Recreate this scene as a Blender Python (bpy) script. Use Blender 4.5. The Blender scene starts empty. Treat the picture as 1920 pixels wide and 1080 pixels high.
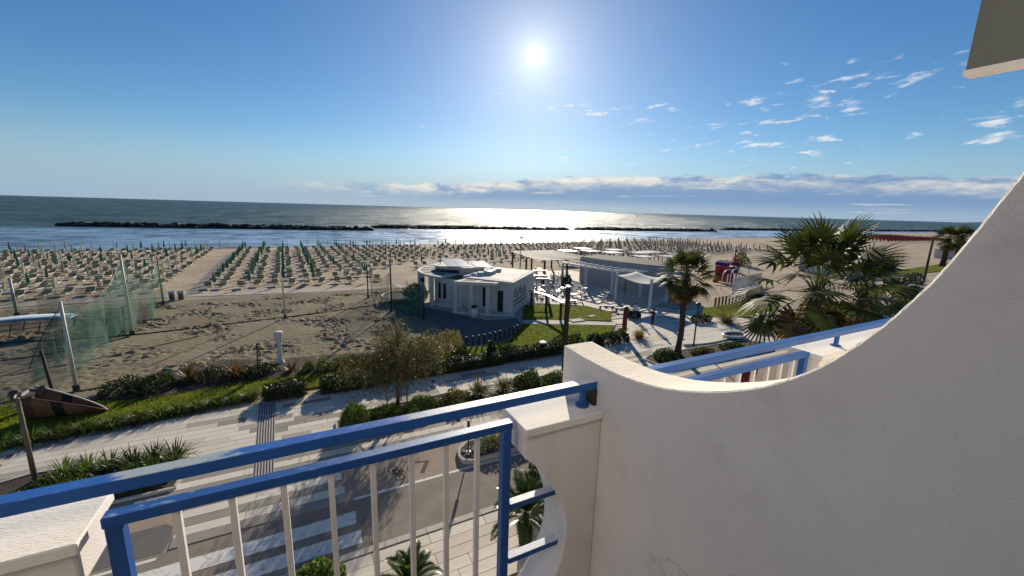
import bpy, bmesh, math, random
import numpy as np
from mathutils import Matrix, Vector

S = bpy.context.scene
COL = S.collection
rad = math.radians
random.seed(7)
RNG = np.random.default_rng(7)

# ------------------------------------------------------------------ camera
cd = bpy.data.cameras.new('camera'); cam = bpy.data.objects.new('camera', cd); COL.objects.link(cam); S.camera = cam
PITCH, ROLL, HEAD = rad(-11.05), rad(1.63), rad(27.0)
f0 = Vector((math.sin(HEAD), math.cos(HEAD), 0)); r0 = Vector((math.cos(HEAD), -math.sin(HEAD), 0)); up = Vector((0, 0, 1))
fw = f0*math.cos(PITCH) + up*math.sin(PITCH); uw = up*math.cos(PITCH) - f0*math.sin(PITCH)
rw = r0*math.cos(ROLL) + uw*math.sin(ROLL); uw = uw*math.cos(ROLL) - r0*math.sin(ROLL)
mw = Matrix((rw, uw, -fw)).transposed().to_4x4(); mw.translation = Vector((0, 0, 11)); cam.matrix_world = mw
cd.sensor_width = 36; cd.lens = 753/1920*36; cd.clip_start = .02; cd.clip_end = 200000

# ------------------------------------------------------------------ sky, sun, exposure
SUN_EL, SUN_AZ = rad(19.13), rad(29.13)
SUN_DIR = Vector((math.sin(SUN_AZ)*math.cos(SUN_EL), math.cos(SUN_AZ)*math.cos(SUN_EL), math.sin(SUN_EL)))
world = bpy.data.worlds.new('World'); S.world = world; world.use_nodes = True
nt = world.node_tree

class NT:
    """small helper to write node graphs as expressions"""
    def __init__(s, tree): s.t = tree
    def n(s, typ, **kw):
        x = s.t.nodes.new(typ)
        for k, v in kw.items(): setattr(x, k, v)
        return x
    def link(s, a, b): s.t.links.new(a, b)
    def put(s, sock, v):
        if isinstance(v, bpy.types.NodeSocket): s.t.links.new(v, sock)
        elif v is not None: sock.default_value = v
    def math(s, op, a, b=None, c=None, clamp=False):
        x = s.n('ShaderNodeMath', operation=op, use_clamp=clamp)
        for i, v in enumerate((a, b, c)): s.put(x.inputs[i], v)
        return x.outputs[0]
    def vmath(s, op, a, b=None):
        x = s.n('ShaderNodeVectorMath', operation=op); s.put(x.inputs[0], a); s.put(x.inputs[1], b)
        return x.outputs['Value'] if op in ('DOT_PRODUCT', 'LENGTH') else x.outputs[0]
    def smooth(s, v, a, b, lo=0., hi=1.):
        x = s.n('ShaderNodeMapRange', interpolation_type='SMOOTHSTEP'); s.put(x.inputs[0], v)
        for i, q in enumerate((a, b, lo, hi)): s.put(x.inputs[i+1], q)
        return x.outputs[0]
    def mix(s, f, a, b, blend='MIX'):
        x = s.n('ShaderNodeMix', data_type='RGBA', blend_type=blend); s.put(x.inputs[0], f)
        for i, v in ((6, a), (7, b)):
            if isinstance(v, tuple) and len(v) == 3: v = (*v, 1)
            s.put(x.inputs[i], v)
        return x.outputs[2]
    def noise(s, vec, scale, detail=3., rough=.55, dist=0.):
        x = s.n('ShaderNodeTexNoise'); s.put(x.inputs['Vector'], vec)
        x.inputs['Scale'].default_value = scale; x.inputs['Detail'].default_value = detail
        x.inputs['Roughness'].default_value = rough; x.inputs['Distortion'].default_value = dist
        return x.outputs['Fac']
    def xyz(s, v):
        x = s.n('ShaderNodeSeparateXYZ'); s.put(x.inputs[0], v); return x.outputs
    def comb(s, x_, y_, z_):
        x = s.n('ShaderNodeCombineXYZ')
        for i, v in enumerate((x_, y_, z_)): s.put(x.inputs[i], v)
        return x.outputs[0]

W = NT(nt)
sk = W.n('ShaderNodeTexSky', sky_type='NISHITA', sun_disc=False, sun_elevation=SUN_EL, sun_rotation=SUN_AZ,
         air_density=1.0, dust_density=.12, ozone_density=3.0, altitude=0)
gam = W.n('ShaderNodeGamma'); W.link(sk.outputs[0], gam.inputs[0]); gam.inputs[1].default_value = 1.0
hs = W.n('ShaderNodeHueSaturation'); hs.inputs['Saturation'].default_value = 1.24; hs.inputs['Value'].default_value = .70
W.link(sk.outputs[0], hs.inputs['Color'])
geo = W.n('ShaderNodeTexCoord').outputs['Generated']
dirn = W.vmath('NORMALIZE', geo)
dx, dy, dz = W.xyz(dirn)
DEG = 180/math.pi
az = W.math('MULTIPLY', W.math('ARCTAN2', dx, dy), DEG)
el = W.math('MULTIPLY', W.math('ARCSINE', dz), DEG)
# the warm yellow rim of the clear sky is veiled by pale sea air near the horizon
veil = W.smooth(el, 9., 0.)
base = W.mix(W.math('MULTIPLY', veil, .88), hs.outputs[0], (2.75, 3.75, 4.75))
base = W.mix(1., base, (.90, .97, 1.06), 'MULTIPLY')
# cloud bank low over the sea and small broken clouds above it
pv = W.comb(W.math('MULTIPLY', az, .10), W.math('MULTIPLY', el, .36), 0.)
n1 = W.noise(pv, 1.6, 6., .6)
n2 = W.noise(W.comb(W.math('MULTIPLY', az, .16), W.math('MULTIPLY', el, .55), 3.), 3.2, 7., .62)
edge = W.math('ADD', 3.1, W.math('MULTIPLY', W.smooth(az, 8., 44.), 1.9))
edge = W.math('SUBTRACT', edge, W.math('MULTIPLY', W.smooth(az, 62., 80.), .9))
edge = W.math('ADD', edge, W.math('MULTIPLY', W.math('SUBTRACT', n2, .5), 2.2))
dd = W.math('SUBTRACT', edge, el)
bank = W.math('MULTIPLY', W.smooth(dd, -.05, .6), W.math('MULTIPLY', W.smooth(az, -10., 22.), W.smooth(az, 165., 110.)))
bank = W.math('MULTIPLY', bank, W.smooth(el, .2, 2.0, .15, 1.))
lit = W.math('MULTIPLY', W.smooth(dd, 2.3, .2), W.smooth(n1, .34, .60))
streak = W.smooth(W.noise(W.comb(W.math('MULTIPLY', az, .05), W.math('MULTIPLY', el, .9), 9.), 2.2, 5., .6), .60, .72)
lit = W.math('MAXIMUM', lit, W.math('MULTIPLY', streak, .55))
bankc = W.mix(lit, (1.55, 2.6, 4.3), (7.2, 6.8, 5.9))
base = W.mix(W.math('MULTIPLY', bank, .95), base, bankc)
puffm = W.math('MULTIPLY', W.smooth(el, 5.2, 7.0), W.smooth(el, 17., 13.))
puffm = W.math('MULTIPLY', puffm, W.smooth(az, 16., 44.))
pv2 = W.comb(W.math('MULTIPLY', az, .13), W.math('ADD', W.math('MULTIPLY', el, .5), W.math('MULTIPLY', az, -.03)), 5.)
n3 = W.noise(pv2, 2.4, 8., .58, .3)
n4 = W.noise(pv2, .42, 2., .5)
thr = W.math('SUBTRACT', .74, W.math('ADD', W.math('MULTIPLY', puffm, .10), W.math('MULTIPLY', W.smooth(n4, .40, .62), .13)))
puff = W.smooth(W.math('SUBTRACT', n3, thr), -.01, .17)
puff = W.math('MULTIPLY', puff, W.math('MULTIPLY', W.smooth(el, 4.6, 6.), W.smooth(el, 19., 14.)))
puff = W.math('MULTIPLY', puff, W.math('MULTIPLY', W.smooth(az, 4., 34.), W.smooth(az, 165., 110.)))
base = W.mix(W.math('MULTIPLY', puff, .80), base, (7.4, 7.3, 7.1))
# the sun itself and the bright air round it
ca = W.vmath('DOT_PRODUCT', dirn, tuple(SUN_DIR))
ang = W.math('MULTIPLY', W.math('ARCCOSINE', W.math('MINIMUM', ca, .9999999)), DEG)
def expo(a, k): return W.math('POWER', math.e, W.math('MULTIPLY', W.math('POWER', W.math('DIVIDE', ang, k), a), -1.))
glow = W.math('ADD', W.math('MULTIPLY', expo(2., .42), 160.), W.math('MULTIPLY', expo(1., 2.6), 4.6))
glow = W.math('ADD', glow, W.math('MULTIPLY', expo(1., 11.0), 2.0))
gl = W.n('ShaderNodeVectorMath', operation='SCALE'); gl.inputs[0].default_value = (1., .92, .74); W.link(glow, gl.inputs['Scale'])
sky_out = W.mix(1., base, gl.outputs[0], 'ADD')
bg = nt.nodes['Background']; W.link(sky_out, bg.inputs[0]); bg.inputs[1].default_value = .095

sl = bpy.data.lights.new('sun', 'SUN'); sun = bpy.data.objects.new('sun', sl); COL.objects.link(sun)
sl.energy = 5.0; sl.angle = rad(.53); sl.color = (1., .88, .70)
sun.rotation_euler = (-SUN_DIR).to_track_quat('-Z', 'Y').to_euler(); sun.location = (0, 0, 60)
S.view_settings.view_transform = 'Standard'; S.view_settings.look = 'None'; S.view_settings.gamma = 1; S.view_settings.exposure = 0.40
S.view_settings.use_curve_mapping = False
S.cycles.use_denoising = True; S.cycles.max_bounces = 7; S.cycles.transparent_max_bounces = 12
S.cycles.sample_clamp_indirect = 6; S.cycles.caustics_reflective = False; S.cycles.caustics_refractive = False

# ------------------------------------------------------------------ materials
MATS = {}
def mat(name, col, rough=.8, var=.12, vscale=3., bump=0., bscale=40., metal=0., spec=.3, dirt=None, dscale=1.2, dlo=.5, dhi=.72, island=0., det=4., stretch=None, wear_top=False, streak=0.):
    """matte surface: base colour with two scales of tone variation, optional stain colour and fine relief"""
    m = bpy.data.materials.new(name); m.use_nodes = True; T = NT(m.node_tree); b = m.node_tree.nodes['Principled BSDF']
    pos = T.n('ShaderNodeNewGeometry')
    p = pos.outputs['Position']
    if stretch: p = T.vmath('MULTIPLY', p, stretch)
    c = (*col, 1)
    lo = tuple(max(0, v*(1-var)) for v in col); hi = tuple(min(1, v*(1+var)) for v in col)
    out = T.mix(T.smooth(T.noise(p, vscale, det), .3, .7), lo, hi)
    out = T.mix(T.math('MULTIPLY', T.noise(p, vscale*9.3, 2.), .5), out, lo)
    if dirt:
        dm = T.smooth(T.noise(p, dscale, 6., .65), dlo, dhi)
        if wear_top: dm = T.math('MULTIPLY', dm, T.smooth(T.xyz(pos.outputs['Normal'])[2], .5, .9))
        out = T.mix(dm, out, dirt)
    if streak:   # faint rain streaks and dark flecks in the plaster
        sk_ = T.smooth(T.noise(T.vmath('MULTIPLY', pos.outputs['Position'], (7.,7.,.55)), 1.3, 5., .62), .50, .78)
        fl_ = T.smooth(T.noise(pos.outputs['Position'], 75., 3., .6), .64, .74)
        out = T.mix(T.math('MULTIPLY', T.math('MAXIMUM', sk_, fl_), streak), out, tuple(v*.70 for v in col))
        cr_ = T.n('ShaderNodeTexVoronoi', feature='DISTANCE_TO_EDGE'); T.put(cr_.inputs['Vector'], T.vmath('ADD', pos.outputs['Position'], T.vmath('MULTIPLY', T.comb(T.noise(pos.outputs['Position'],5.,5.),T.noise(pos.outputs['Position'],6.,5.),T.noise(pos.outputs['Position'],4.,5.)), (.35,.35,.35)))); cr_.inputs['Scale'].default_value = 1.7
        ck_ = T.math('MULTIPLY', T.smooth(cr_.outputs['Distance'], .006, .0015), T.smooth(T.noise(pos.outputs['Position'], 1.1, 2.), .55, .68))
        out = T.mix(T.math('MULTIPLY', ck_, streak*1.6), out, tuple(v*.55 for v in col))
    if island:
        hv = T.n('ShaderNodeHueSaturation'); T.link(out, hv.inputs['Color'])
        T.put(hv.inputs['Value'], T.math('ADD', 1-island, T.math('MULTIPLY', pos.outputs['Random Per Island'], 2*island)))
        out = hv.outputs[0]
    T.link(out, b.inputs['Base Color'])
    b.inputs['Roughness'].default_value = rough; b.inputs['Metallic'].default_value = metal; b.inputs['Specular IOR Level'].default_value = spec
    if bump:
        bp = T.n('ShaderNodeBump'); bp.inputs['Strength'].default_value = 1.; bp.inputs['Distance'].default_value = bump
        T.link(T.noise(p, bscale, 4., .6), bp.inputs['Height']); T.link(bp.outputs[0], b.inputs['Normal'])
    MATS[name] = m
    return m

def leafmat(name, col, tip=None, trans=.4, rough=.5, var=.35, spec=.3):
    m = bpy.data.materials.new(name); m.use_nodes = True; T = NT(m.node_tree); b = m.node_tree.nodes['Principled BSDF']
    g = T.n('ShaderNodeNewGeometry'); r = g.outputs['Random Per Island']
    lo = tuple(v*(1-var) for v in col); hi = tip or tuple(min(1, v*(1+var)) for v in col)
    c = T.mix(r, lo, hi)
    c = T.mix(T.smooth(T.noise(g.outputs['Position'], 1.7, 2.), .35, .7), c, T.mix(1., c, (.62, .66, .6), 'MULTIPLY'))
    T.link(c, b.inputs['Base Color']); b.inputs['Roughness'].default_value = rough; b.inputs['Specular IOR Level'].default_value = spec
    tr = T.n('ShaderNodeBsdfTranslucent'); T.link(T.mix(1., c, (1.25, 1.35, .7), 'MULTIPLY'), tr.inputs[0])
    mx = T.n('ShaderNodeMixShader'); mx.inputs[0].default_value = trans
    T.link(b.outputs[0], mx.inputs[1]); T.link(tr.outputs[0], mx.inputs[2]); T.link(mx.outputs[0], m.node_tree.nodes['Material Output'].inputs[0])
    MATS[name] = m
    return m

# ------------------------------------------------------------------ mesh helpers
class MB:
    def __init__(s): s.v = []; s.f = []; s.m = []
    def add(s, vs, fs, m=0):
        o = len(s.v); s.v += [tuple(p) for p in vs]; s.f += [tuple(i+o for i in f) for f in fs]; s.m += [m]*len(fs); return s
    def box(s, x0, x1, y0, y1, z0, z1, m=0):
        return s.add([(x0,y0,z0),(x1,y0,z0),(x1,y1,z0),(x0,y1,z0),(x0,y0,z1),(x1,y0,z1),(x1,y1,z1),(x0,y1,z1)],
                     [(3,2,1,0),(4,5,6,7),(0,1,5,4),(1,2,6,5),(2,3,7,6),(3,0,4,7)], m)
    def bar(s, p0, p1, w, h=None, m=0, upv=(0,0,1)):
        h = h or w; a, b = Vector(p0), Vector(p1); d = (b-a).normalized(); u = Vector(upv)
        if abs(d.dot(u)) > .95: u = Vector((1,0,0))
        sd = d.cross(u).normalized()*w/2; u = sd.cross(d).normalized()*h/2
        return s.add([a-sd-u,a+sd-u,a+sd+u,a-sd+u,b-sd-u,b+sd-u,b+sd+u,b-sd+u],[(0,1,2,3),(7,6,5,4),(4,5,1,0),(5,6,2,1),(6,7,3,2),(7,4,0,3)], m)
    def tube(s, pts, rs, n=8, m=0, cap=True):
        pts = [Vector(p) for p in pts]
        if not hasattr(rs, '__len__'): rs = [rs]*len(pts)
        o = len(s.v); ref = Vector((.31,.87,.38))
        for i, p in enumerate(pts):
            d = (pts[min(i+1,len(pts)-1)]-pts[max(i-1,0)])
            d = d.normalized() if d.length else Vector((0,0,1))
            a = d.cross(ref).normalized(); b = d.cross(a)
            for k in range(n):
                t = 2*math.pi*k/n; s.v.append(tuple(p+(a*math.cos(t)+b*math.sin(t))*rs[i]))
        for i in range(len(pts)-1):
            for k in range(n):
                q = (k+1)%n; s.f.append((o+i*n+k,o+i*n+q,o+(i+1)*n+q,o+(i+1)*n+k)); s.m.append(m)
        if cap:
            s.f.append(tuple(o+k for k in range(n))[::-1]); s.m.append(m)
            e = o+(len(pts)-1)*n; s.f.append(tuple(e+k for k in range(n))); s.m.append(m)
        return s
    def prism(s, poly, z0, z1, m=0):
        n = len(poly); o = len(s.v)
        a = sum(poly[i][0]*poly[(i+1)%n][1]-poly[(i+1)%n][0]*poly[i][1] for i in range(n))
        if a < 0: poly = poly[::-1]
        s.v += [(x,y,z0) for x,y in poly]+[(x,y,z1) for x,y in poly]
        s.f.append(tuple(o+i for i in range(n))[::-1]); s.f.append(tuple(o+n+i for i in range(n))); s.m += [m,m]
        for i in range(n):
            j = (i+1)%n; s.f.append((o+i,o+j,o+n+j,o+n+i)); s.m.append(m)
        return s
    def lathe(s, prof, n=16, c=(0,0), m=0):
        o = len(s.v)
        for r, z in prof:
            for k in range(n):
                t = 2*math.pi*k/n; s.v.append((c[0]+r*math.cos(t), c[1]+r*math.sin(t), z))
        for i in range(len(prof)-1):
            for k in range(n):
                q = (k+1)%n; s.f.append((o+i*n+k,o+i*n+q,o+(i+1)*n+q,o+(i+1)*n+k)); s.m.append(m)
        s.f.append(tuple(o+k for k in range(n))[::-1]); e = o+(len(prof)-1)*n; s.f.append(tuple(e+k for k in range(n))); s.m += [m,m]
        return s
    def flat(s, poly, z, m=0):
        n = len(poly)
        if sum(poly[i][0]*poly[(i+1)%n][1]-poly[(i+1)%n][0]*poly[i][1] for i in range(n)) < 0: poly = poly[::-1]
        return s.add([(x,y,z) for x,y in poly], [tuple(range(n))], m)
    def mesh(s, name, mats, off=(0,0,0), smooth=False):
        me = bpy.data.meshes.new(name)
        me.from_pydata([(x-off[0],y-off[1],z-off[2]) for x,y,z in s.v], [], s.f)
        for q in (mats if isinstance(mats, (list,tuple)) else [mats]): me.materials.append(MATS[q] if isinstance(q,str) else q)
        if max(s.m, default=0): me.polygons.foreach_set('material_index', s.m)
        if smooth: me.polygons.foreach_set('use_smooth', [True]*len(s.f))
        me.update(); return me
    def build(s, name, mats, parent=None, off=(0,0,0), smooth=False, bevel=0., **kw):
        if parent is not None and off == (0,0,0): off = tuple(parent.get('_o', (0,0,0)))
        o = bpy.data.objects.new(name, s.mesh(name, mats, off, smooth)); COL.objects.link(o)
        if parent is not None: o.parent = parent; o['_o'] = tuple(float(v) for v in off)
        else: o.location = off
        if bevel:
            b = o.modifiers.new('bevel','BEVEL'); b.width = bevel; b.segments = 2; b.limit_method = 'ANGLE'
        tag(o, **kw); return o

def tag(o, label=None, cat=None, group=None, kind=None):
    if label: o['label'] = label
    if cat: o['category'] = cat
    if group: o['group'] = group
    if kind: o['kind'] = kind
    return o
def thing(name, label, cat, loc=(0,0,0), group=None, rz=0.):
    """an Empty at the thing's base; parts given in world coordinates are shifted to it"""
    o = bpy.data.objects.new(name, None); COL.objects.link(o); o.location = loc; o.rotation_euler = (0,0,rz); o.empty_display_size = .2
    o['_o'] = (0.,0.,0.)
    return tag(o, label, cat, group)
def wthing(name, label, cat, loc, group=None):
    o = thing(name, label, cat, loc, group); o['_o'] = tuple(float(v) for v in loc); return o
def copy_tree(o, loc=None, rz=None, label=None, group=None, parent=None):
    c = o.copy(); COL.objects.link(c); c.parent = parent
    if loc is not None: c.location = loc
    if rz is not None: c.rotation_euler = (0,0,rz)
    if label: c['label'] = label
    if group: c['group'] = group
    for ch in list(o.children): copy_tree(ch, parent=c)
    return c
def npmesh(name, V, Q, mats, midx=None, smooth=False):
    """big mesh from numpy vertices and quads"""
    me = bpy.data.meshes.new(name); V = np.ascontiguousarray(V, dtype=np.float32); Q = np.ascontiguousarray(Q, dtype=np.int32); n = len(Q); k = Q.shape[1]
    me.vertices.add(len(V)); me.vertices.foreach_set('co', V.ravel())
    me.loops.add(n*k); me.loops.foreach_set('vertex_index', Q.ravel())
    me.polygons.add(n); me.polygons.foreach_set('loop_start', np.arange(0, n*k, k, dtype=np.int32))
    for q in (mats if isinstance(mats,(list,tuple)) else [mats]): me.materials.append(MATS[q])
    if midx is not None: me.polygons.foreach_set('material_index', np.asarray(midx, dtype=np.int32))
    me.polygons.foreach_set('use_smooth', np.full(n, bool(smooth)))
    me.update(calc_edges=True); return me
def npobj(name, V, Q, mats, parent=None, loc=None, midx=None, smooth=False, **kw):
    o = bpy.data.objects.new(name, npmesh(name, V, Q, mats, midx, smooth)); COL.objects.link(o)
    if parent is not None: o.parent = parent
    if loc is not None: o.location = loc
    return tag(o, **kw)
def unit(a): return a/np.maximum(np.linalg.norm(a, axis=-1, keepdims=True), 1e-9)
def leaf_quads(P, D, N, L, Wd):
    """pointed leaves: base P, direction D, face normal near N, length L, width Wd"""
    sd = unit(np.cross(D, N)); L = np.broadcast_to(L, (len(P),))[:,None]; Wd = np.broadcast_to(Wd, (len(P),))[:,None]
    V = np.stack([P, P+D*L*.5+sd*Wd*.5, P+D*L, P+D*L*.5-sd*Wd*.5], 1).reshape(-1,3)
    return V, np.arange(len(P)*4).reshape(-1,4)
def merge(parts):
    Vs, Qs, o = [], [], 0
    for V, Q in parts: Vs.append(V); Qs.append(Q+o); o += len(V)
    return np.concatenate(Vs), np.concatenate(Qs)
def rdir(n): return unit(RNG.normal(size=(n,3)))
# ------------------------------------------------------------------ material set
mat('stucco', (.80,.755,.715), .95, .04, 2.5, bump=.0016, bscale=260, spec=.1, dirt=(.62,.575,.55), dscale=3.5, dlo=.52, dhi=.85, streak=.32)
mat('stucco_top', (.80,.75,.66), .95, .07, 6, bump=.003, bscale=210, spec=.1, dirt=(.55,.49,.42), dscale=14, dlo=.62, dhi=.8)
mat('coping', (.80,.77,.72), .8, .05, 5, bump=.0015, bscale=120, spec=.25, dirt=(.55,.50,.44), dscale=9, dlo=.6, dhi=.82, stretch=(.6,2.2,1))
mat('blue_clean', (.022,.10,.33), .45, .12, 5, spec=.3, bump=.0005, bscale=120)
def worn_glare_blue(name, col, patches, speck):
    """blue gloss paint weathered on its upper side: pale patches of bare paint and painted sun glare between given x positions, fine speckle"""
    m = bpy.data.materials.new(name); m.use_nodes = True; T = NT(m.node_tree); b = m.node_tree.nodes['Principled BSDF']; g = T.n('ShaderNodeNewGeometry')
    p = g.outputs['Position']; x, y, z = T.xyz(p); ps = T.vmath('MULTIPLY', p, (1.,2.5,1.)); upm = T.smooth(T.xyz(g.outputs['Normal'])[2], .5, .9)
    c = T.mix(T.noise(ps, 7., 4.), tuple(v*.8 for v in col), tuple(v*1.25 for v in col))
    c = T.mix(T.math('MULTIPLY', T.smooth(T.noise(ps, 26., 5., .65), .56, .70), T.math('MULTIPLY', upm, speck)), c, (.22,.32,.50))
    c = T.mix(T.math('MULTIPLY', T.smooth(T.noise(p, 38., 4., .65), .66, .72), .8), c, (.13,.055,.03))
    c = T.mix(T.math('MULTIPLY', T.smooth(T.noise(T.vmath('MULTIPLY', p, (3.,30.,30.)), 3., 3.), .5, .75), .35), c, tuple(v*.6 for v in col))
    wob = T.math('MULTIPLY', T.math('SUBTRACT', T.noise(ps, 14., 4., .6), .5), .22)
    for x0_, x1_, soft_, pc in patches:
        xx = T.math('ADD', x, wob); k = T.math('MULTIPLY', T.smooth(xx, x0_-soft_, x0_+soft_), T.smooth(xx, x1_+.03, x1_-.03))
        k = T.math('MULTIPLY', T.math('MULTIPLY', k, upm), T.smooth(T.noise(ps, 55., 4., .6), .25, .42)); c = T.mix(k, c, pc)
    T.link(c, b.inputs['Base Color']); b.inputs['Roughness'].default_value = .42; b.inputs['Specular IOR Level'].default_value = .3
    bp = T.n('ShaderNodeBump'); bp.inputs['Distance'].default_value = .0006; T.link(T.noise(p, 150., 3.), bp.inputs['Height']); T.link(bp.outputs[0], b.inputs['Normal']); MATS[name] = m
worn_glare_blue('blue_rail', (.022,.10,.36), [(-.385,-.20,.02,(.30,.36,.40)),(.22,.40,.05,(.42,.48,.56)),(.36,3.,.06,(.72,.72,.72))], .5)  # right-hand pale patches: bare primer with sun glare painted into the colour
worn_glare_blue('blue_paint', (.020,.085,.30), [(.12,.42,.18,(.24,.33,.50)),(.42,.9,.06,(.55,.58,.66))], .8)
mat('white_bar', (.70,.66,.65), .5, .06, 8, spec=.4, dirt=(.45,.38,.33), dscale=18, dlo=.68, dhi=.8)
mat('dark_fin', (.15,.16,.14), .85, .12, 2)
mat('red_cloth', (.07,.008,.012), .9, .3, 30)
mat('asphalt', (.215,.185,.15), .9, .10, 1.4, bump=.004, bscale=60, dirt=(.25,.22,.18), dscale=.7, dlo=.45, dhi=.7)
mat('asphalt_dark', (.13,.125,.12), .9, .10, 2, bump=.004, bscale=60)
mat('road_paint', (.66,.65,.61), .75, .06, 5, bump=.001, bscale=60, dirt=(.36,.34,.30), dscale=5, dlo=.50, dhi=.70)
mat('symbol_paint', (.075,.068,.06), .9, .1, 5)
mat('bike_surface', (.30,.235,.18), .9, .08, 1.2, bump=.003, bscale=70, dirt=(.25,.205,.165), dscale=.8)
mat('joint', (.13,.12,.105), .95, .1, 5)
for i, c in enumerate([(.62,.56,.47),(.57,.51,.43),(.66,.60,.52),(.27,.25,.215),(.36,.33,.285)]):
    mat('plank%d'%i, c, .82, .07, 3.5, bump=.0015, bscale=70, spec=.3, dirt=tuple(v*.78 for v in c), dscale=1.3, dlo=.55, dhi=.8, stretch=(.5,2.5,1))
mat('kerb_stone', (.46,.43,.38), .85, .08, 4, bump=.002, bscale=60)
mat('concrete', (.42,.40,.36), .9, .1, 2, bump=.002, bscale=50, dirt=(.30,.28,.25), dscale=2)
mat('tactile', (.40,.38,.35), .8, .1, 6)
mat('soil', (.055,.043,.030), .97, .35, 5, bump=.03, bscale=9)
mat('lawn', (.135,.16,.014), .9, .30, 1.3, spec=.03, bump=.03, bscale=16, dirt=(.12,.12,.02), dscale=.8)
mat('walk_concrete', (.40,.365,.315), .9, .1, 1.5, bump=.004, bscale=14, dirt=(.33,.28,.22), dscale=.9)
mat('walk_dark', (.20,.19,.175), .9, .12, 2, bump=.004, bscale=14)
mat('rock', (.045,.043,.04), .75, .5, .8, bump=.06, bscale=3, island=.35, spec=.25)
mat('wood_dark', (.055,.036,.025), .75, .3, 6, bump=.002, bscale=40, stretch=(1,1,.2))
mat('wood_post', (.16,.13,.10), .8, .3, 6, stretch=(1,1,.2))
mat('rust_post', (.18,.035,.02), .7, .25, 6)
mat('white_wall', (.60,.57,.54), .85, .04, 1.2, bump=.002, bscale=60, dirt=(.50,.47,.44), dscale=.8, dlo=.6, dhi=.85)
mat('pavilion_grey', (.36,.36,.37), .85, .05, 1.2, bump=.002, bscale=60, dirt=(.28,.28,.29), dscale=.8, dlo=.55, dhi=.85)
mat('roof_cream', (.86,.81,.69), .85, .05, .8, dirt=(.62,.57,.47), dscale=.6)
mat('roof_dark', (.10,.095,.09), .9, .2, 2)
mat('solar_white', (.55,.59,.60), .35, .05, 1)
mat('dark_glass', (.02,.025,.03), .15, .1, 2, spec=.6)
mat('sign_ink', (.11,.11,.14), .7, .1, 5)
mat('metal_dark', (.05,.048,.045), .5, .2, 8, metal=.3)
mat('metal_pale', (.45,.44,.40), .5, .15, 6, spec=.4)
mat('timber_grey', (.20,.18,.155), .85, .25, 3, stretch=(1,1,1))
leafmat('umb_green', (.07,.22,.18), (.09,.26,.21), .4, .9, .2, .1); leafmat('umb_white', (.62,.60,.55), (.70,.68,.62), .3, .9, .1, .1); leafmat('umb_grey', (.28,.29,.26), (.40,.40,.36), .3, .9, .2, .1)
mat('pole_mat', (.26,.25,.23), .6, .1, 3)
mat('lounger_white', (.62,.60,.56), .6, .06, 3); leafmat('lounger_brown', (.40,.34,.25), (.50,.44,.34), .5, .9, .2, .1)
mat('white_plastic', (.60,.59,.57), .45, .04, 3, spec=.4)
mat('purple', (.10,.02,.12), .5, .15, 3); mat('red_play', (.40,.025,.03), .5, .15, 3); mat('orange_play', (.50,.13,.02), .5, .15, 3)
mat('hull_brown', (.10,.040,.022), .6, .3, 3); mat('hull_ochre', (.17,.085,.035), .65, .25, 3); mat('hull_black', (.02,.014,.012), .6, .2, 3)
mat('canopy_blue', (.42,.50,.60), .4, .1, 2, spec=.5)
mat('red_frame', (.25,.03,.035), .6, .2, 4)
mat('red_field', (.32,.05,.03), .85, .25, .5)
mat('hill', (.05,.07,.09), 1., .2, .001)
mat('skin', (.45,.27,.19), .6, .05, 10); mat('shirt_pale', (.55,.53,.66), .9, .1, 6); mat('jeans', (.035,.06,.17), .9, .15, 8); mat('dark_cloth', (.022,.024,.032), .9, .2, 8); mat('hair', (.03,.02,.015), .7, .2, 20)
leafmat('leaf_hedge', (.035,.062,.020), (.085,.13,.035), .30)
leafmat('leaf_dark', (.024,.042,.016), (.05,.075,.028), .25)
leafmat('leaf_bright', (.075,.125,.030), (.16,.22,.06), .42)
leafmat('leaf_olive', (.075,.085,.035), (.15,.145,.07), .40)
leafmat('leaf_weep', (.070,.068,.034), (.15,.125,.065), .42)
leafmat('leaf_gold', (.18,.14,.05), (.33,.25,.10), .42)
leafmat('leaf_red', (.10,.048,.026), (.20,.11,.055), .40)
leafmat('leaf_palm', (.045,.062,.020), (.10,.115,.04), .32, .55, spec=.15)
leafmat('leaf_dead', (.13,.075,.035), (.27,.18,.09), .40)
leafmat('leaf_cycad', (.035,.070,.016), (.075,.12,.03), .30, .35)
leafmat('grass', (.16,.195,.014), (.27,.30,.03), .45, spec=.05)
mat('bark', (.085,.065,.05), .95, .35, 9, bump=.02, bscale=14, stretch=(1,1,.35))
mat('palm_bark', (.075,.055,.042), .95, .4, 9, bump=.02, bscale=12, stretch=(1,1,2))

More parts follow.
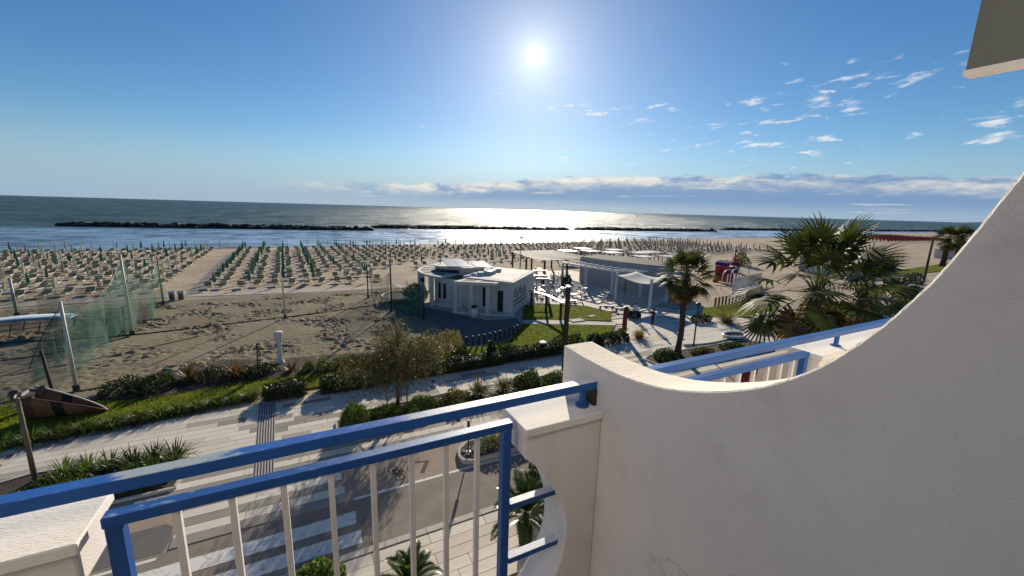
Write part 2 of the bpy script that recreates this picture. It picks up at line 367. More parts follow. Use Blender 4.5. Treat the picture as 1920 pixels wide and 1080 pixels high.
# sand: pale, dimpled, darker and smoother where the sea wets it
def sand_material(name, col, relief, scale):
    m = bpy.data.materials.new(name); m.use_nodes = True; T = NT(m.node_tree); b = m.node_tree.nodes['Principled BSDF']
    p = T.n('ShaderNodeNewGeometry').outputs['Position']; x, y, z = T.xyz(p)
    c = T.mix(T.smooth(T.noise(p, .16, 5.), .35, .68), tuple(v*.84 for v in col), tuple(v*1.08 for v in col))
    c = T.mix(T.math('MULTIPLY', T.smooth(T.noise(p, 1.7, 5., .65), .45, .75), .45), c, tuple(v*.72 for v in col))
    wet = T.smooth(z, -.18, -.42)
    c = T.mix(wet, c, (.12,.095,.07)); T.link(c, b.inputs['Base Color'])
    T.link(T.math('SUBTRACT', .95, T.math('MULTIPLY', wet, .55)), b.inputs['Roughness']); b.inputs['Specular IOR Level'].default_value = .06
    bp = T.n('ShaderNodeBump'); bp.inputs['Distance'].default_value = relief; bp.inputs['Strength'].default_value = 1.
    h = T.math('ADD', T.noise(p, scale, 4., .6), T.math('MULTIPLY', T.noise(p, scale*.22, 3.), .8))
    T.link(T.math('MULTIPLY', h, T.math('SUBTRACT', 1., wet)), bp.inputs['Height']); T.link(bp.outputs[0], b.inputs['Normal'])
    MATS[name] = m
sand_material('sand', (.48,.39,.29), .10, 2.6)
sand_material('sand_near', (.265,.225,.155), .03, 9.)

# sea: dark water with wind waves, calmer inside the breakwaters
def sea_material():
    m = bpy.data.materials.new('sea'); m.use_nodes = True; T = NT(m.node_tree); b = m.node_tree.nodes['Principled BSDF']
    p = T.n('ShaderNodeNewGeometry').outputs['Position']; x, y, z = T.xyz(p)
    sheltered = T.smooth(y, 236., 196.)
    c = T.mix(sheltered, (.036,.085,.098), (.085,.15,.21))
    shal = T.smooth(T.math('SUBTRACT', y, T.math('MULTIPLY', T.math('MAXIMUM', x, 0.), .09)), 146., 124.)
    c = T.mix(shal, c, (.11,.125,.12))
    q = T.vmath('MULTIPLY', p, (.16,.42,1.))
    crest = T.noise(T.vmath('MULTIPLY', p, (.035,.085,1.)), 1., 6., .68, .4)
    swell = T.noise(T.vmath('MULTIPLY', p, (.006,.020,1.)), 1., 5., .6, .3)
    foam = T.smooth(crest, .70, .75)
    foam = T.math('MULTIPLY', foam, T.math('SUBTRACT', 1., T.math('MULTIPLY', sheltered, .85)))
    c = T.mix(foam, c, (.55,.57,.57)); 
    h = T.math('ADD', T.math('MULTIPLY', T.noise(q, 1.4, 6., .68, .2), 1.2), T.math('ADD', T.math('MULTIPLY', crest, 6.5), T.math('MULTIPLY', swell, 16.)))
    bp = T.n('ShaderNodeBump'); bp.inputs['Strength'].default_value = 1.
    T.link(T.math('SUBTRACT', 1.0, T.math('MULTIPLY', sheltered, .80)), bp.inputs['Distance']); T.link(h, bp.inputs['Height'])
    fr = T.n('ShaderNodeFresnel'); fr.inputs['IOR'].default_value = 1.33; T.link(bp.outputs[0], fr.inputs['Normal'])
    gust = T.noise(T.vmath('MULTIPLY', p, (.045,.026,1.)), 1., 7., .72, .6)
    chop = T.noise(T.vmath('MULTIPLY', p, (.13,.20,1.)), 1., 4., .65, .4)
    ripple = T.math('ADD', T.smooth(gust, .34, .66, .35, 1.35), T.smooth(chop, .40, .60, -.32, .42))
    fac = T.math('MULTIPLY', fr.outputs[0], T.math('MULTIPLY', ripple, T.math('ADD', .55, T.math('MULTIPLY', sheltered, .70))), clamp=True)
    df = T.n('ShaderNodeBsdfDiffuse'); T.link(c, df.inputs[0]); gs = T.n('ShaderNodeBsdfGlossy'); gs.inputs['Roughness'].default_value = .30; gs.inputs['Color'].default_value = (1,1,1,1); T.link(bp.outputs[0], gs.inputs['Normal'])
    mx = T.n('ShaderNodeMixShader'); T.link(fac, mx.inputs[0]); T.link(df.outputs[0], mx.inputs[1]); T.link(gs.outputs[0], mx.inputs[2])
    T.link(mx.outputs[0], m.node_tree.nodes['Material Output'].inputs[0]); m.node_tree.nodes.remove(b); MATS['sea'] = m
sea_material()

# green net cloth: thin threads with open holes
def net_material():
    m = bpy.data.materials.new('net'); m.use_nodes = True; T = NT(m.node_tree); b = m.node_tree.nodes['Principled BSDF']
    b.inputs['Base Color'].default_value = (.022,.11,.085,1); b.inputs['Roughness'].default_value = .9
    p = T.n('ShaderNodeNewGeometry').outputs['Position']
    cover = T.smooth(T.noise(T.vmath('MULTIPLY', p, (1,1,.35)), 1.1, 3.), .3, .7, .20, .55)
    tr = T.n('ShaderNodeBsdfTransparent'); mx = T.n('ShaderNodeMixShader'); T.link(cover, mx.inputs[0])
    T.link(tr.outputs[0], mx.inputs[1]); T.link(b.outputs[0], mx.inputs[2]); T.link(mx.outputs[0], m.node_tree.nodes['Material Output'].inputs[0]); MATS['net'] = m
net_material()

# ------------------------------------------------------------------ ground, beach, sea
SH = [(-9000,100),(-1500,112),(-400,117),(-57,122),(65,128),(172,138.5),(235,138.5),(330,152),(453,176),(672,186),(1000,215),(3000,430),(9000,900)]
m = MB(); rows = []
for X, Y in SH:
    rows.append([(X,-400,0),(X,8,0),(X,60,0),(X,Y-24,0),(X,Y-9,-.12),(X,Y,-.6),(X,Y+8,-1.0),(X,Y+60,-4)])
for r in rows: m.v += r
k = len(rows[0])
for i in range(len(rows)-1):
    for j in range(k-1): m.f.append((i*k+j,(i+1)*k+j,(i+1)*k+j+1,i*k+j+1)); m.m.append(0)
m.build('beach_ground', 'sand', kind='structure')
MB().flat([(-90000,95),(90000,95),(90000,90000),(-90000,90000)], -.6).build('sea', 'sea', kind='structure')
# far headland at the right end of the horizon
m = MB(); hp = []
for i in range(41):
    t = i/40; hp.append((9500+5200*t, 2050+900*t, max(0, 70*math.sin(math.pi*t)**.8*(1+.25*math.sin(9*t)+.12*math.sin(23*t+1)))))
for i in range(40):
    a, b = hp[i], hp[i+1]
    m.add([(a[0]-200,a[1]-500,-2),(b[0]-200,b[1]-500,-2),(b[0],b[1],b[2]),(a[0],a[1],a[2]),(b[0]+300,b[1]+900,-2),(a[0]+300,a[1]+900,-2)],[(0,1,2,3),(3,2,4,5)])
m.build('far_headland', 'hill', kind='structure')

def fft_noise(nx, ny, step, w0, w1):
    f = np.fft.rfft2(RNG.normal(size=(ny,nx))); kx = np.fft.rfftfreq(nx, step)[None]; ky = np.fft.fftfreq(ny, step)[:,None]
    k = np.hypot(kx, ky); f *= np.exp(-(k*w0)**2)*(1-np.exp(-(k*w1)**2)); z = np.fft.irfft2(f, s=(ny,nx)); return z/z.std()
# trodden sand of the sports court in front of the loungers
x0, x1, y0, y1, st = -34., 10.6, 28., 56.2, .11
nx, ny = int((x1-x0)/st)+1, int((y1-y0)/st)+1
gx, gy = np.meshgrid(np.linspace(x0,x1,nx), np.linspace(y0,y1,ny))
z = fft_noise(nx,ny,st,.26,.7)*.7 + fft_noise(nx,ny,st,.55,1.6)*.6 + fft_noise(nx,ny,st,1.4,5.)*.5
soft = np.clip(.55+.55*fft_noise(nx,ny,st,3.5,12.), .12, 1.3)
soft *= np.where(gy > 53.2, .3, 1.) * np.where((gx < -9) & (gy < 42), .62, 1.)
ed = np.minimum.reduce([gx-x0, x1-gx, gy-y0, y1-gy]); fade = np.clip(ed/1.2, 0, 1)
z = (.085 + np.clip(z*.055*soft, -.078, .16))*fade + .006
idx = np.arange(nx*ny).reshape(ny,nx); Q = np.stack([idx[:-1,:-1],idx[:-1,1:],idx[1:,1:],idx[1:,:-1]],-1).reshape(-1,4)
npobj('trodden_sand', np.stack([gx,gy,z],-1).reshape(-1,3), Q, 'sand_near', smooth=True, kind='structure')

# ------------------------------------------------------------------ street
MB().box(-60,120,12.0,14.56,-.3,.012).build('road', 'asphalt', kind='structure')
MB().box(-60,120,14.56,17.4,-.3,.010).build('bike_path', 'bike_surface', kind='structure')
MB().flat([(-9.5,14.6),(-4.75,14.6),(-4.66,15.1),(-4.75,15.75),(-5.0,16.0),(-9.5,15.9)], .016).build('asphalt_apron', 'asphalt_dark', kind='structure')
MB().box(-60,120,4.0,11.74,-.3,.075).build('near_pavement', 'joint', kind='structure')
MB().box(-60,70,17.4,24.5,-.3,.014).build('promenade', 'joint', kind='structure')
prom = bpy.data.objects['promenade']; near = bpy.data.objects['near_pavement']; road = bpy.data.objects['road']; bike = bpy.data.objects['bike_path']

# painted markings
def mark(name, poly, z, parent, m='road_paint'): return MB().flat(poly, z).build(name, m, parent)
mark('crossing_stripe', [(-6.2,13.36),(.90,13.30),(.93,13.93),(-6.2,13.93)], .017, road)
mark('crossing_stripe', [(-6.2,12.34),(.98,12.34),(1.0,12.93),(-6.2,12.93)], .017, road)
mark('edge_line', [(.95,14.52),(60,14.52),(60,14.66),(.95,14.66)], .018, bike)
mark('edge_line', [(-30,14.30),(-4.85,14.30),(-4.85,14.43),(-30,14.43)], .017, road)
mb = MB()
def ring(cx, cy, r, w=.05, n=22):
    for k in range(n):
        a, b = 2*math.pi*k/n, 2*math.pi*(k+1)/n
        mb.add([(cx+(r-w)*math.cos(a),cy+(r-w)*math.sin(a),0),(cx+r*math.cos(a),cy+r*math.sin(a),0),(cx+r*math.cos(b),cy+r*math.sin(b),0),(cx+(r-w)*math.cos(b),cy+(r-w)*math.sin(b),0)],[(0,1,2,3)])
def seg(a, b, w=.05):
    d = Vector((b[0]-a[0],b[1]-a[1],0)).normalized(); s_ = Vector((-d.y,d.x,0))*w/2; a, b = Vector((*a,0)), Vector((*b,0))
    mb.add([a-s_,b-s_,b+s_,a+s_],[(0,1,2,3)])
ring(2.60,15.83,.21); ring(2.78,15.18,.21)
for a, b in [((2.6,15.83),(2.86,15.62)),((2.86,15.62),(2.78,15.18)),((2.6,15.83),(2.66,15.45)),((2.66,15.45),(2.78,15.18)),((2.66,15.45),(2.93,15.62)),((2.93,15.62),(3.06,15.36)),((2.55,15.45),(2.72,15.45))]: seg(a, b)
for i, v in enumerate(mb.v): mb.v[i] = (v[0], v[1], .016)
mb.build('bicycle_symbol', 'symbol_paint', bike)
mark('arrow_symbol', [(3.55,15.98),(3.60,15.83),(3.96,15.76),(3.60,15.10),(3.76,15.02),(4.20,15.78)], .016, bike, 'symbol_paint')

# paving planks: a few shared meshes, one object each
PM = {}
def plank_mesh(L, Wd, c):
    k = (round(L,2), round(Wd,2), c)
    if k not in PM:
        b = MB(); l, w, e = L/2-.007, Wd/2-.007, .006
        b.add([(-l,-w,-.03),(l,-w,-.03),(l,w,-.03),(-l,w,-.03),(-l,-w,-e),(l,-w,-e),(l,w,-e),(-l,w,-e),(-l+e,-w+e,0),(l-e,-w+e,0),(l-e,w-e,0),(-l+e,w-e,0)],
              [(0,1,5,4),(1,2,6,5),(2,3,7,6),(3,0,4,7),(4,5,9,8),(5,6,10,9),(6,7,11,10),(7,4,8,11),(8,9,10,11)])
        PM[k] = b.mesh('plank', 'plank%d'%c)
    return PM[k]
def inside(p, poly):
    r = False; n = len(poly)
    for i in range(n):
        a, b = poly[i], poly[(i+1)%n]
        if (a[1] > p[1]) != (b[1] > p[1]) and p[0] < (b[0]-a[0])*(p[1]-a[1])/(b[1]-a[1])+a[0]: r = not r
    return r
BED_R = [(.70,20.7),(.72,19.5),(.95,18.9),(1.5,18.6),(5,18.9),(17.5,19.0),(17.5,21.55),(7,21.65),(3,21.45),(1.2,21.3)]
BED_L = [(-10.5,21.3),(-7.2,21.15),(-5.5,19.9),(-5.15,18.9),(-5.2,18.0),(-12.5,17.9),(-12.5,20.6)]
BED_P = [(22.3,21.2),(23.2,21.7),(34,21.4),(36,19.6),(34,18.6),(22.5,18.8)]
def planks(xa, xb, ya, yb, pitch, zt, parent, colour, skip=(), lens=(1.2,1.8,2.4), objs=True, name='plank'):
    out = []; y = ya; r = 0
    while y < yb-.05:
        x = xa-random.random()*1.5
        while x < xb:
            L = random.choice(lens); c = colour(r, x, y); cx, cy = x+L/2, y+pitch/2
            a, b = max(x, xa), min(x+L, xb)
            if b-a > .25 and not any(inside((cx,cy),p) and inside((a+.1,cy),p) and inside((b-.1,cy),p) for p in skip):
                out.append(((a+b)/2, cy, b-a, c))
            x += L
        y += pitch; r += 1
    if objs:
        for cx, cy, L, c in out:
            o = bpy.data.objects.new(name, plank_mesh(L, pitch, c)); COL.objects.link(o); o.parent = parent; o.location = (cx,cy,zt+random.uniform(-.002,.002))
    return out
def col_prom(r, x, y):
    if y < 19.2: return 3 if r % 2 == 0 and random.random() < .85 else random.choice((0,0,2,4))
    return random.choices((0,1,2,3,4), (30,26,24,14,6))[0]
def col_cross(r, x, y): return (4 if random.random() < .25 else 3) if r % 2 == 0 else random.choice((0,1,2))
TACT = [(-3.0,24.6),(-2.2,24.6),(-1.85,17.4),(-2.6,17.4)]
planks(-11.9, 6.5, 17.42, 24.45, .44, .040, prom, col_prom, [BED_R,BED_L])
planks(-4.62, .68, 14.62, 17.38, .46, .036, bike, col_cross, [], (1.5,2.2,3.0))
planks(1.2, 8.8, 9.1, 11.70, .43, .102, near, lambda r,x,y: random.choice((0,0,1,2)), [], (1.4,2.0,2.4))
def joined(rects, pitch, zt, name, parent):
    for c in range(5):
        R = [q for q in rects if q[3] == c]
        if not R: continue
        V = []; 
        for cx, cy, L, _ in R:
            l, w = L/2-.008, pitch/2-.008; z0 = .01; z1 = zt
            V += [(cx-l,cy-w,z0),(cx+l,cy-w,z0),(cx+l,cy+w,z0),(cx-l,cy+w,z0),(cx-l,cy-w,z1),(cx+l,cy-w,z1),(cx+l,cy+w,z1),(cx-l,cy+w,z1)]
        B = np.arange(len(R))[:,None,None]*8; Fq = np.array([(4,5,6,7),(0,1,5,4),(1,2,6,5),(2,3,7,6),(3,0,4,7)])[None]
        npobj(name, np.array(V), (B+Fq).reshape(-1,4), 'plank%d'%c, parent, kind='stuff')
far = planks(6.5, 62, 17.42, 24.45, .44, .04, prom, col_prom, [BED_P,BED_R], objs=False)
joined(far, .44, .040, 'far_planks', prom)
joined(planks(-30, -11.9, 17.42, 24.45, .44, .04, prom, col_prom, [], objs=False), .44, .040, 'side_planks', prom)
joined(planks(-30, 1.2, 9.1, 11.70, .43, .1, near, lambda r,x,y: random.choice((0,1,2)), [], objs=False)+planks(8.8, 50, 9.1, 11.70, .43, .1, near, lambda r,x,y: random.choice((0,1,2)), [], objs=False), .43, .102, 'far_planks', near)
# plaza beyond the promenade, running up to the bar
PLAZA = [(20.5,24.5),(48,24.5),(40,27.6),(37.5,28.6),(41,31),(36,34),(30,33.5),(27.6,30.2),(26.2,27.4),(23,26.4)]
MB().prism(PLAZA, -.3, .018).build('plaza', 'joint', kind='structure'); plaza = bpy.data.objects['plaza']
rp = [q for q in planks(18, 50, 24.5, 34, .44, .04, plaza, lambda r,x,y: random.choices((0,1,2,4),(5,4,5,1))[0], [], objs=False) if inside((q[0],q[1]),PLAZA)]
joined(rp, .44, .040, 'plaza_planks', plaza)
# guiding strip of raised ribs
m = MB(); m.add([(x,y,z_) for z_ in (.02,.044) for x,y in TACT], [(3,2,1,0),(4,5,6,7),(0,1,5,4),(1,2,6,5),(2,3,7,6),(3,0,4,7)])
ts = m.build('guiding_strip', 'tactile', prom)
for i in range(7):
    t = (i+.5)/7; a = (TACT[0][0]*(1-t)+TACT[1][0]*t, 24.5); b = (TACT[3][0]*(1-t)+TACT[2][0]*t, 17.45)
    MB().bar((*a,.05),(*b,.05),.035,.014).build('rib', 'metal_dark', ts)
# kerb stones along the near pavement
kb = MB().box(-60,120,11.74,11.98,-.3,.02).build('kerb', 'joint', kind='structure')
km = MB().box(-.494,.494,-.115,.115,-.08,.0).mesh('kerb_stone','kerb_stone')
for i in range(-3, 14):
    o = bpy.data.objects.new('kerb_stone', km); COL.objects.link(o); o.parent = kb; o.location = (i+.5, 11.86, .112+random.uniform(-.003,.003))

# planting beds
def bed(name, poly, z=.10, edge=True):
    o = MB().prism(poly, -.2, z).build(name, 'soil', kind='structure')
    if edge:
        e = MB(); n = len(poly)
        for i in range(n):
            a, b = poly[i], poly[(i+1)%n]; e.bar((*a,.07),(*b,.07),.10,.13)
        e.build('bed_edging', 'kerb_stone', o)
    return o
bed('planting_bed_by_tree', BED_R); bed('planting_bed_by_lamp', BED_L); bed('planting_bed_by_palm', BED_P)
ISL = [(5.35,15.3),(5.4,14.95),(5.75,14.74),(22,14.74),(22,16.3),(6.0,16.3),(5.5,15.9)]
o = MB().prism(ISL, -.1, .20).build('traffic_island', 'concrete', kind='structure', bevel=.02)
MB().prism([(x+(.15 if x < 10 else -.15), y+(.13 if y < 15.5 else -.13)) for x,y in ISL], .19, .215).build('island_soil', 'soil', o)
# ------------------------------------------------------------------ our balcony
PROF = [(1.21,10.497),(1.098,10.493),(1.008,10.494),(.903,10.499),(.813,10.512),(.734,10.529),(.665,10.551),(.604,10.575),(.55,10.6),(.502,10.626),(.46,10.653),(.422,10.683),(.387,10.714),(.357,10.746),(.33,10.781),(.305,10.816),(.283,10.852),(.263,10.888),(.245,10.924),(.229,10.963),(.214,11.002),(.201,11.039),(.188,11.07),(.168,11.13),(.148,11.21),(.132,11.30),(.122,11.42),(.118,11.6),(.118,12.3)]
def resample(P, st):
    out = [P[0]]
    for a, b in zip(P, P[1:]):
        n = max(1, int(math.dist(a,b)/st))
        out += [(a[0]+(b[0]-a[0])*i/n, a[1]+(b[1]-a[1])*i/n) for i in range(1,n+1)]
    return out
def smooth_poly(P, it=3):
    for _ in range(it):
        P = [P[0]]+[((a[0]+2*b[0]+c[0])/4, (a[1]+2*b[1]+c[1])/4) for a,b,c in zip(P,P[1:],P[2:])]+[P[-1]]
    return P
XA, XB = .845, .982
top = smooth_poly(resample(PROF, .006), 12)
top = [(1.21,9.2),(1.21,10.2),(1.21,10.44)]+[(1.21,10.44+.0037*i) for i in range(1,15)]+top
top = [(1.21,9.2)]+resample([(1.21,9.3),(1.21,10.49)], .006)+smooth_poly(resample(PROF, .006), 12)
n = len(top); me = MB()
NX = 7; rag = random.Random(3)
xs = [XA, XA+.004, XA+.02]+[XA+.02+(XB-XA-.04)*i/3 for i in (1,2)]+[XB-.02, XB-.004, XB]
for j, x in enumerate(xs):
    for i, (y, z_) in enumerate(top):
        a, b = top[max(i-1,0)], top[min(i+1,n-1)]; t = Vector((b[0]-a[0], b[1]-a[1])).normalized(); nrm = (t.y, -t.x)
        d = rag.uniform(-.0004,.0004) if 2 < i < n-2 else 0
        d -= .0045 if j in (0, len(xs)-1) else (.0008 if j in (1, len(xs)-2) else 0)
        me.v.append((x, y+nrm[0]*d, z_+nrm[1]*d))
for j in range(len(xs)-1):
    for i in range(n-1):
        me.f.append((j*n+i, (j+1)*n+i, (j+1)*n+i+1, j*n+i+1)); me.m.append(1)
# side faces: one concave outline each, closed at the house wall
BK = -.72
for side, j in ((0,0),(1,len(xs)-1)):
    o = len(me.v); me.v += [(xs[j],BK,12.3),(xs[j],BK,9.2)]
    f = tuple(j*n+i for i in range(n))+(o,o+1); me.f.append(f if side == 0 else f[::-1]); me.m.append(0)
wall = me.build('balcony_partition', ['stucco','stucco_top'], label='white roughcast partition wall with a deep curved dip in its top', cat='wall')

CX, CZ, EA, EB = .058, 9.92, .667, .49     # oval opening of the balcony front
def pier(side, xo, label, name='parapet_pier', xoff=0., with_mat='stucco'):
    """solid end of the balcony front beside the oval opening; side +1 right of the opening, -1 left"""
    pts = [(xo, 10.325), (.555, 10.325)]
    a0 = math.acos((.555-CX)/EA)
    for i in range(25):
        a = a0-(a0+math.pi/2)*i/24; pts.append((CX+EA*math.cos(a), CZ+EB*math.sin(a)))
    pts += [(CX, 9.2), (xo, 9.2)]
    if side < 0: pts = [(2*CX-x, z_) for x, z_ in pts]
    pts = [(x+xoff, z_) for x, z_ in pts]
    xs_ = [p[0] for p in pts]; base = (sum(xs_)/len(xs_), 1.04, 9.2)
    root = wthing(name, label, 'wall', base)
    m = MB(); N = len(pts)
    m.v = [(x,.965,z_) for x,z_ in pts]+[(x,1.11,z_) for x,z_ in pts]
    m.f = [tuple(range(N)), tuple(range(N,2*N))[::-1]]+[(i+N,(i+1)%N+N,(i+1)%N,i) for i in range(N)]; m.m = [0]*len(m.f)
    bm = bmesh.new(); me_ = m.mesh('t','stucco'); bm.from_mesh(me_); bmesh.ops.recalc_face_normals(bm, faces=bm.faces); bm.to_mesh(me_); bm.free()
    ob = bpy.data.objects.new('pier_body', me_); COL.objects.link(ob); ob.parent = root; ob.location = tuple(-v for v in base)
    bv = ob.modifiers.new('bevel','BEVEL'); bv.width = .006; bv.segments = 2; bv.limit_method = 'ANGLE'
    cx0, cx1 = sorted(((xo if side > 0 else 2*CX-xo)+xoff, (.547 if side > 0 else 2*CX-.547)+xoff))
    MB().box(cx0, cx1, .953, 1.122, 10.325, 10.351).build('coping_slab', 'coping', root, bevel=.003)
    return root
pier(1, .8449, 'short white parapet pier with flat coping against the partition wall')
pier(-1, 2.6, 'long white parapet with marble-like coping at the lower left corner')
def railing(xoff, label, pm='blue_paint'):
    r = wthing('railing_panel', label, 'railing', (CX+xoff, 1.015, 9.45))
    x0, x1 = -.413+xoff, .527+xoff
    MB().box(x0, x1, 1.0, 1.031, 10.335, 10.359).build('top_bar', pm, r, bevel=.002)
    MB().box(x0, x1, 1.0, 1.031, 9.50, 9.524).build('bottom_bar', pm, r, bevel=.002)
    for a in (x0+.003, x1-.031): MB().box(a, a+.028, 1.0005, 1.0305, 9.524, 10.335).build('post', pm, r, bevel=.002)
    for b in (-.295,-.194,-.090,.014,.116,.218,.317,.414):
        MB().box(b-.007+xoff, b+.007+xoff, 1.006, 1.022, 9.524, 10.335).build('baluster', 'white_bar', r, bevel=.001)
    for zt in (10.07, 9.865):
        e = EA*math.sqrt(1-((zt-.012-CZ)/EB)**2)
        MB().box(x1, CX+e+.02+xoff, 1.001, 1.030, zt-.02, zt).build('wall_tie', pm, r, bevel=.002)
        MB().box(CX-e-.02+xoff, x0, 1.001, 1.030, zt-.02, zt).build('wall_tie', pm, r, bevel=.002)
    return r
railing(0, 'blue framed railing panel with thin white balusters in the balcony front')
def handrail(xa, xb, feet, label, pm='blue_rail'):
    r = wthing('handrail', label, 'handrail', ((xa+xb)/2, 1.018, 10.35))
    MB().box(xa, xb, 1.0, 1.036, 10.410, 10.438).build('rail_bar', pm, r, bevel=.002)
    for fx in feet:
        MB().lathe([(.024,10.351),(.024,10.356),(.011,10.358),(.011,10.410)], 14, (fx,1.018)).build('rail_foot', 'blue_clean', r)
    return r
handrail(-2.4, .8445, (.80,-1.35), 'long worn blue handrail crossing from left edge to the partition wall')
# worn end bracket where the rail meets the wall
MB().box(.830,.8448,.997,1.039,10.352,10.4095).build('rail_bracket', 'metal_dark', bpy.data.objects['handrail'], bevel=.002)
# floor and house wall behind the camera
MB().box(-3.2,4.8,-.72,1.21,9.0,9.2).build('balcony_floor', 'concrete', kind='structure')
hw = MB().box(-6,9,-1.1,-.7201,0,15.6).build('hotel_wall', 'stucco', kind='structure')
dw = MB().box(-1.9,.62,-.718,-.66,9.2,11.75).build('added_dark_door', 'wood_post', hw)  # unseen dark door, added to cut bounce light on rail and partition
for a in (-1.82,-.62): MB().box(a,a+1.14,-.659,-.64,9.35,11.65).build('pane', 'dark_glass', dw)  # dark panes of the added unseen door
# the neighbours' balcony beyond the partition
pier(1, 2.4, 'neighbouring white parapet pier carrying a round rail foot, beyond the curved wall', xoff=1.62)
railing(1.62, 'neighbouring blue railing panel seen above the dip of the partition', 'blue_clean')
handrail(.983, 4.4, (2.42,1.15), 'clean blue handrail of the neighbouring balcony beyond the partition', 'blue_clean')
# red cloth over the neighbour's bars
m = MB(); N = 9
for j in range(8):
    for i in range(N):
        m.v.append((1.715+.115*i/(N-1)-.02*j/7, 1.045+.012*math.sin(i*1.9)+.004*j, 10.33-.045*j))
for j in range(7):
    for i in range(N-1): m.f.append((j*N+i,j*N+i+1,(j+1)*N+i+1,(j+1)*N+i)); m.m.append(0)
o = m.build('hanging_cloth', 'red_cloth', smooth=True, label='dark red cloth hanging behind the neighbouring white balusters', cat='cloth')
sm = o.modifiers.new('thick','SOLIDIFY'); sm.thickness = .004
# concrete fin of the storey above, top right
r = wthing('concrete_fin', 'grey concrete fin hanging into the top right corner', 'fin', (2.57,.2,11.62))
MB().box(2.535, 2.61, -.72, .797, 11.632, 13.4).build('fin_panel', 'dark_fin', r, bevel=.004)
MB().box(2.530, 2.615, -.715, .803, 11.612, 11.634).build('lower_edge', 'stucco', r, bevel=.003)
ORD = 'first second third fourth fifth sixth seventh eighth ninth tenth eleventh twelfth thirteenth fourteenth fifteenth sixteenth seventeenth eighteenth nineteenth twentieth'.split()
ORD += ['twenty-'+o for o in ORD[:9]]+['thirtieth']+['thirty-'+o for o in ORD[:9]]
# ------------------------------------------------------------------ vegetation builders
def blob_leaves(n, rx, ry, h, size, lump=.22, fill=.35, asp=.5, upw=.5, seed=0, flat=1.):
    """leaves over and inside a lumpy mound standing on z=0"""
    rg = np.random.default_rng(seed); d = unit(rg.normal(size=(n,3))); d[:,2] = np.abs(d[:,2])*1.0
    K = 14; kd = unit(rg.normal(size=(K,3))); kd[:,2] = np.abs(kd[:,2]); ka = rg.uniform(.3,1,K)
    bump = (np.exp(-((d[:,None]-kd[None])**2).sum(-1)/.12)*ka).max(1)
    r = (1-lump+lump*1.6*bump)*np.where(rg.random(n) < fill, rg.uniform(.55,.95,n), rg.uniform(.93,1.06,n))
    P = d*r[:,None]*np.array([rx,ry,h]); D = unit(d*np.array([1/rx,1/ry,1/h])*.5+rg.normal(size=(n,3))*.6+np.array([0,0,upw])); N = unit(d+rg.normal(size=(n,3))*.7)
    L = size*rg.uniform(.6,1.35,n); return leaf_quads(P-D*L[:,None]*.4, D, N, L, L*asp)
def twigs(h, n=5, spread=.4, r=.02):
    m = MB()
    for i in range(n):
        a = 2*math.pi*i/n+random.random(); m.tube([(0,0,-.05),(.3*spread*math.cos(a),.3*spread*math.sin(a),h*.4),(spread*math.cos(a),spread*math.sin(a),h*.8)],[r,r*.7,r*.3],5)
    return m
SEED = [100]
def shrub(name, label, x, y, rx, ry, h, size, mt, n, z=.09, cat='shrub', group=None, **kw):
    SEED[0] += 1
    r = thing(name, label, cat, (x,y,z), group)
    V, Q = blob_leaves(n, rx, ry, h, size, seed=SEED[0], **kw); npobj('foliage', V, Q, mt, r)
    twigs(h*.8, 5, min(rx,ry)*.5).build('stem', 'bark', r); return r
def box_leaves(n, lx, ly, h, size, seed, wob=.12):
    """leaves on the top and sides of a clipped, slightly wavy hedge, length along x"""
    rg = np.random.default_rng(seed); f = rg.random(n); top = f < lx*ly/(lx*ly+2*lx*h)
    X = rg.uniform(-lx/2,lx/2,n); side = np.where(rg.random(n) < .5,-1,1)
    Y = np.where(top, rg.uniform(-ly/2,ly/2,n), side*ly/2); Z = np.where(top, h, rg.uniform(.05,h,n)*1.)
    wv = wob*(np.sin(X*2.1+seed)+.6*np.sin(X*5.3+2*seed))*.6
    Y = Y+np.where(top,0,side)*wv*.8+rg.normal(size=n)*.04; Z = Z+wv*np.where(top,1.,.5)-np.where(top,(np.abs(Y)/(ly/2))**4*.12,0)+rg.normal(size=n)*.03
    Z = np.maximum(Z,.02); e = np.minimum(lx/2-np.abs(X), .5)/.5; Z *= .75+.25*np.sqrt(np.clip(e,0,1))
    N = np.stack([rg.normal(size=n)*.4, np.where(top,0,side)+rg.normal(size=n)*.5, np.where(top,1,.2)+rg.normal(size=n)*.5],-1)
    N = unit(N); D = unit(rg.normal(size=(n,3))+np.array([0,0,.6])); L = size*rg.uniform(.6,1.4,n)
    return leaf_quads(np.stack([X,Y,Z],-1)-D*L[:,None]*.4, D, N, L, L*.5)
def hedge(label, x0, x1, y, ly, h, mt, dens=330, size=.13, z=.05, rz=0., group=None):
    SEED[0] += 1; lx = x1-x0; n = int(dens*(lx*ly+2*lx*h))
    r = thing('hedge', label, 'hedge', ((x0+x1)/2,y,z), group, rz)
    V, Q = box_leaves(n, lx, ly, h, size, SEED[0]); npobj('foliage', V, Q, mt, r)
    m = MB().box(-lx/2+.12,lx/2-.12,-ly/2+.16,ly/2-.16,-.05,h-.16); m.build('inner_growth', 'soil', r); return r
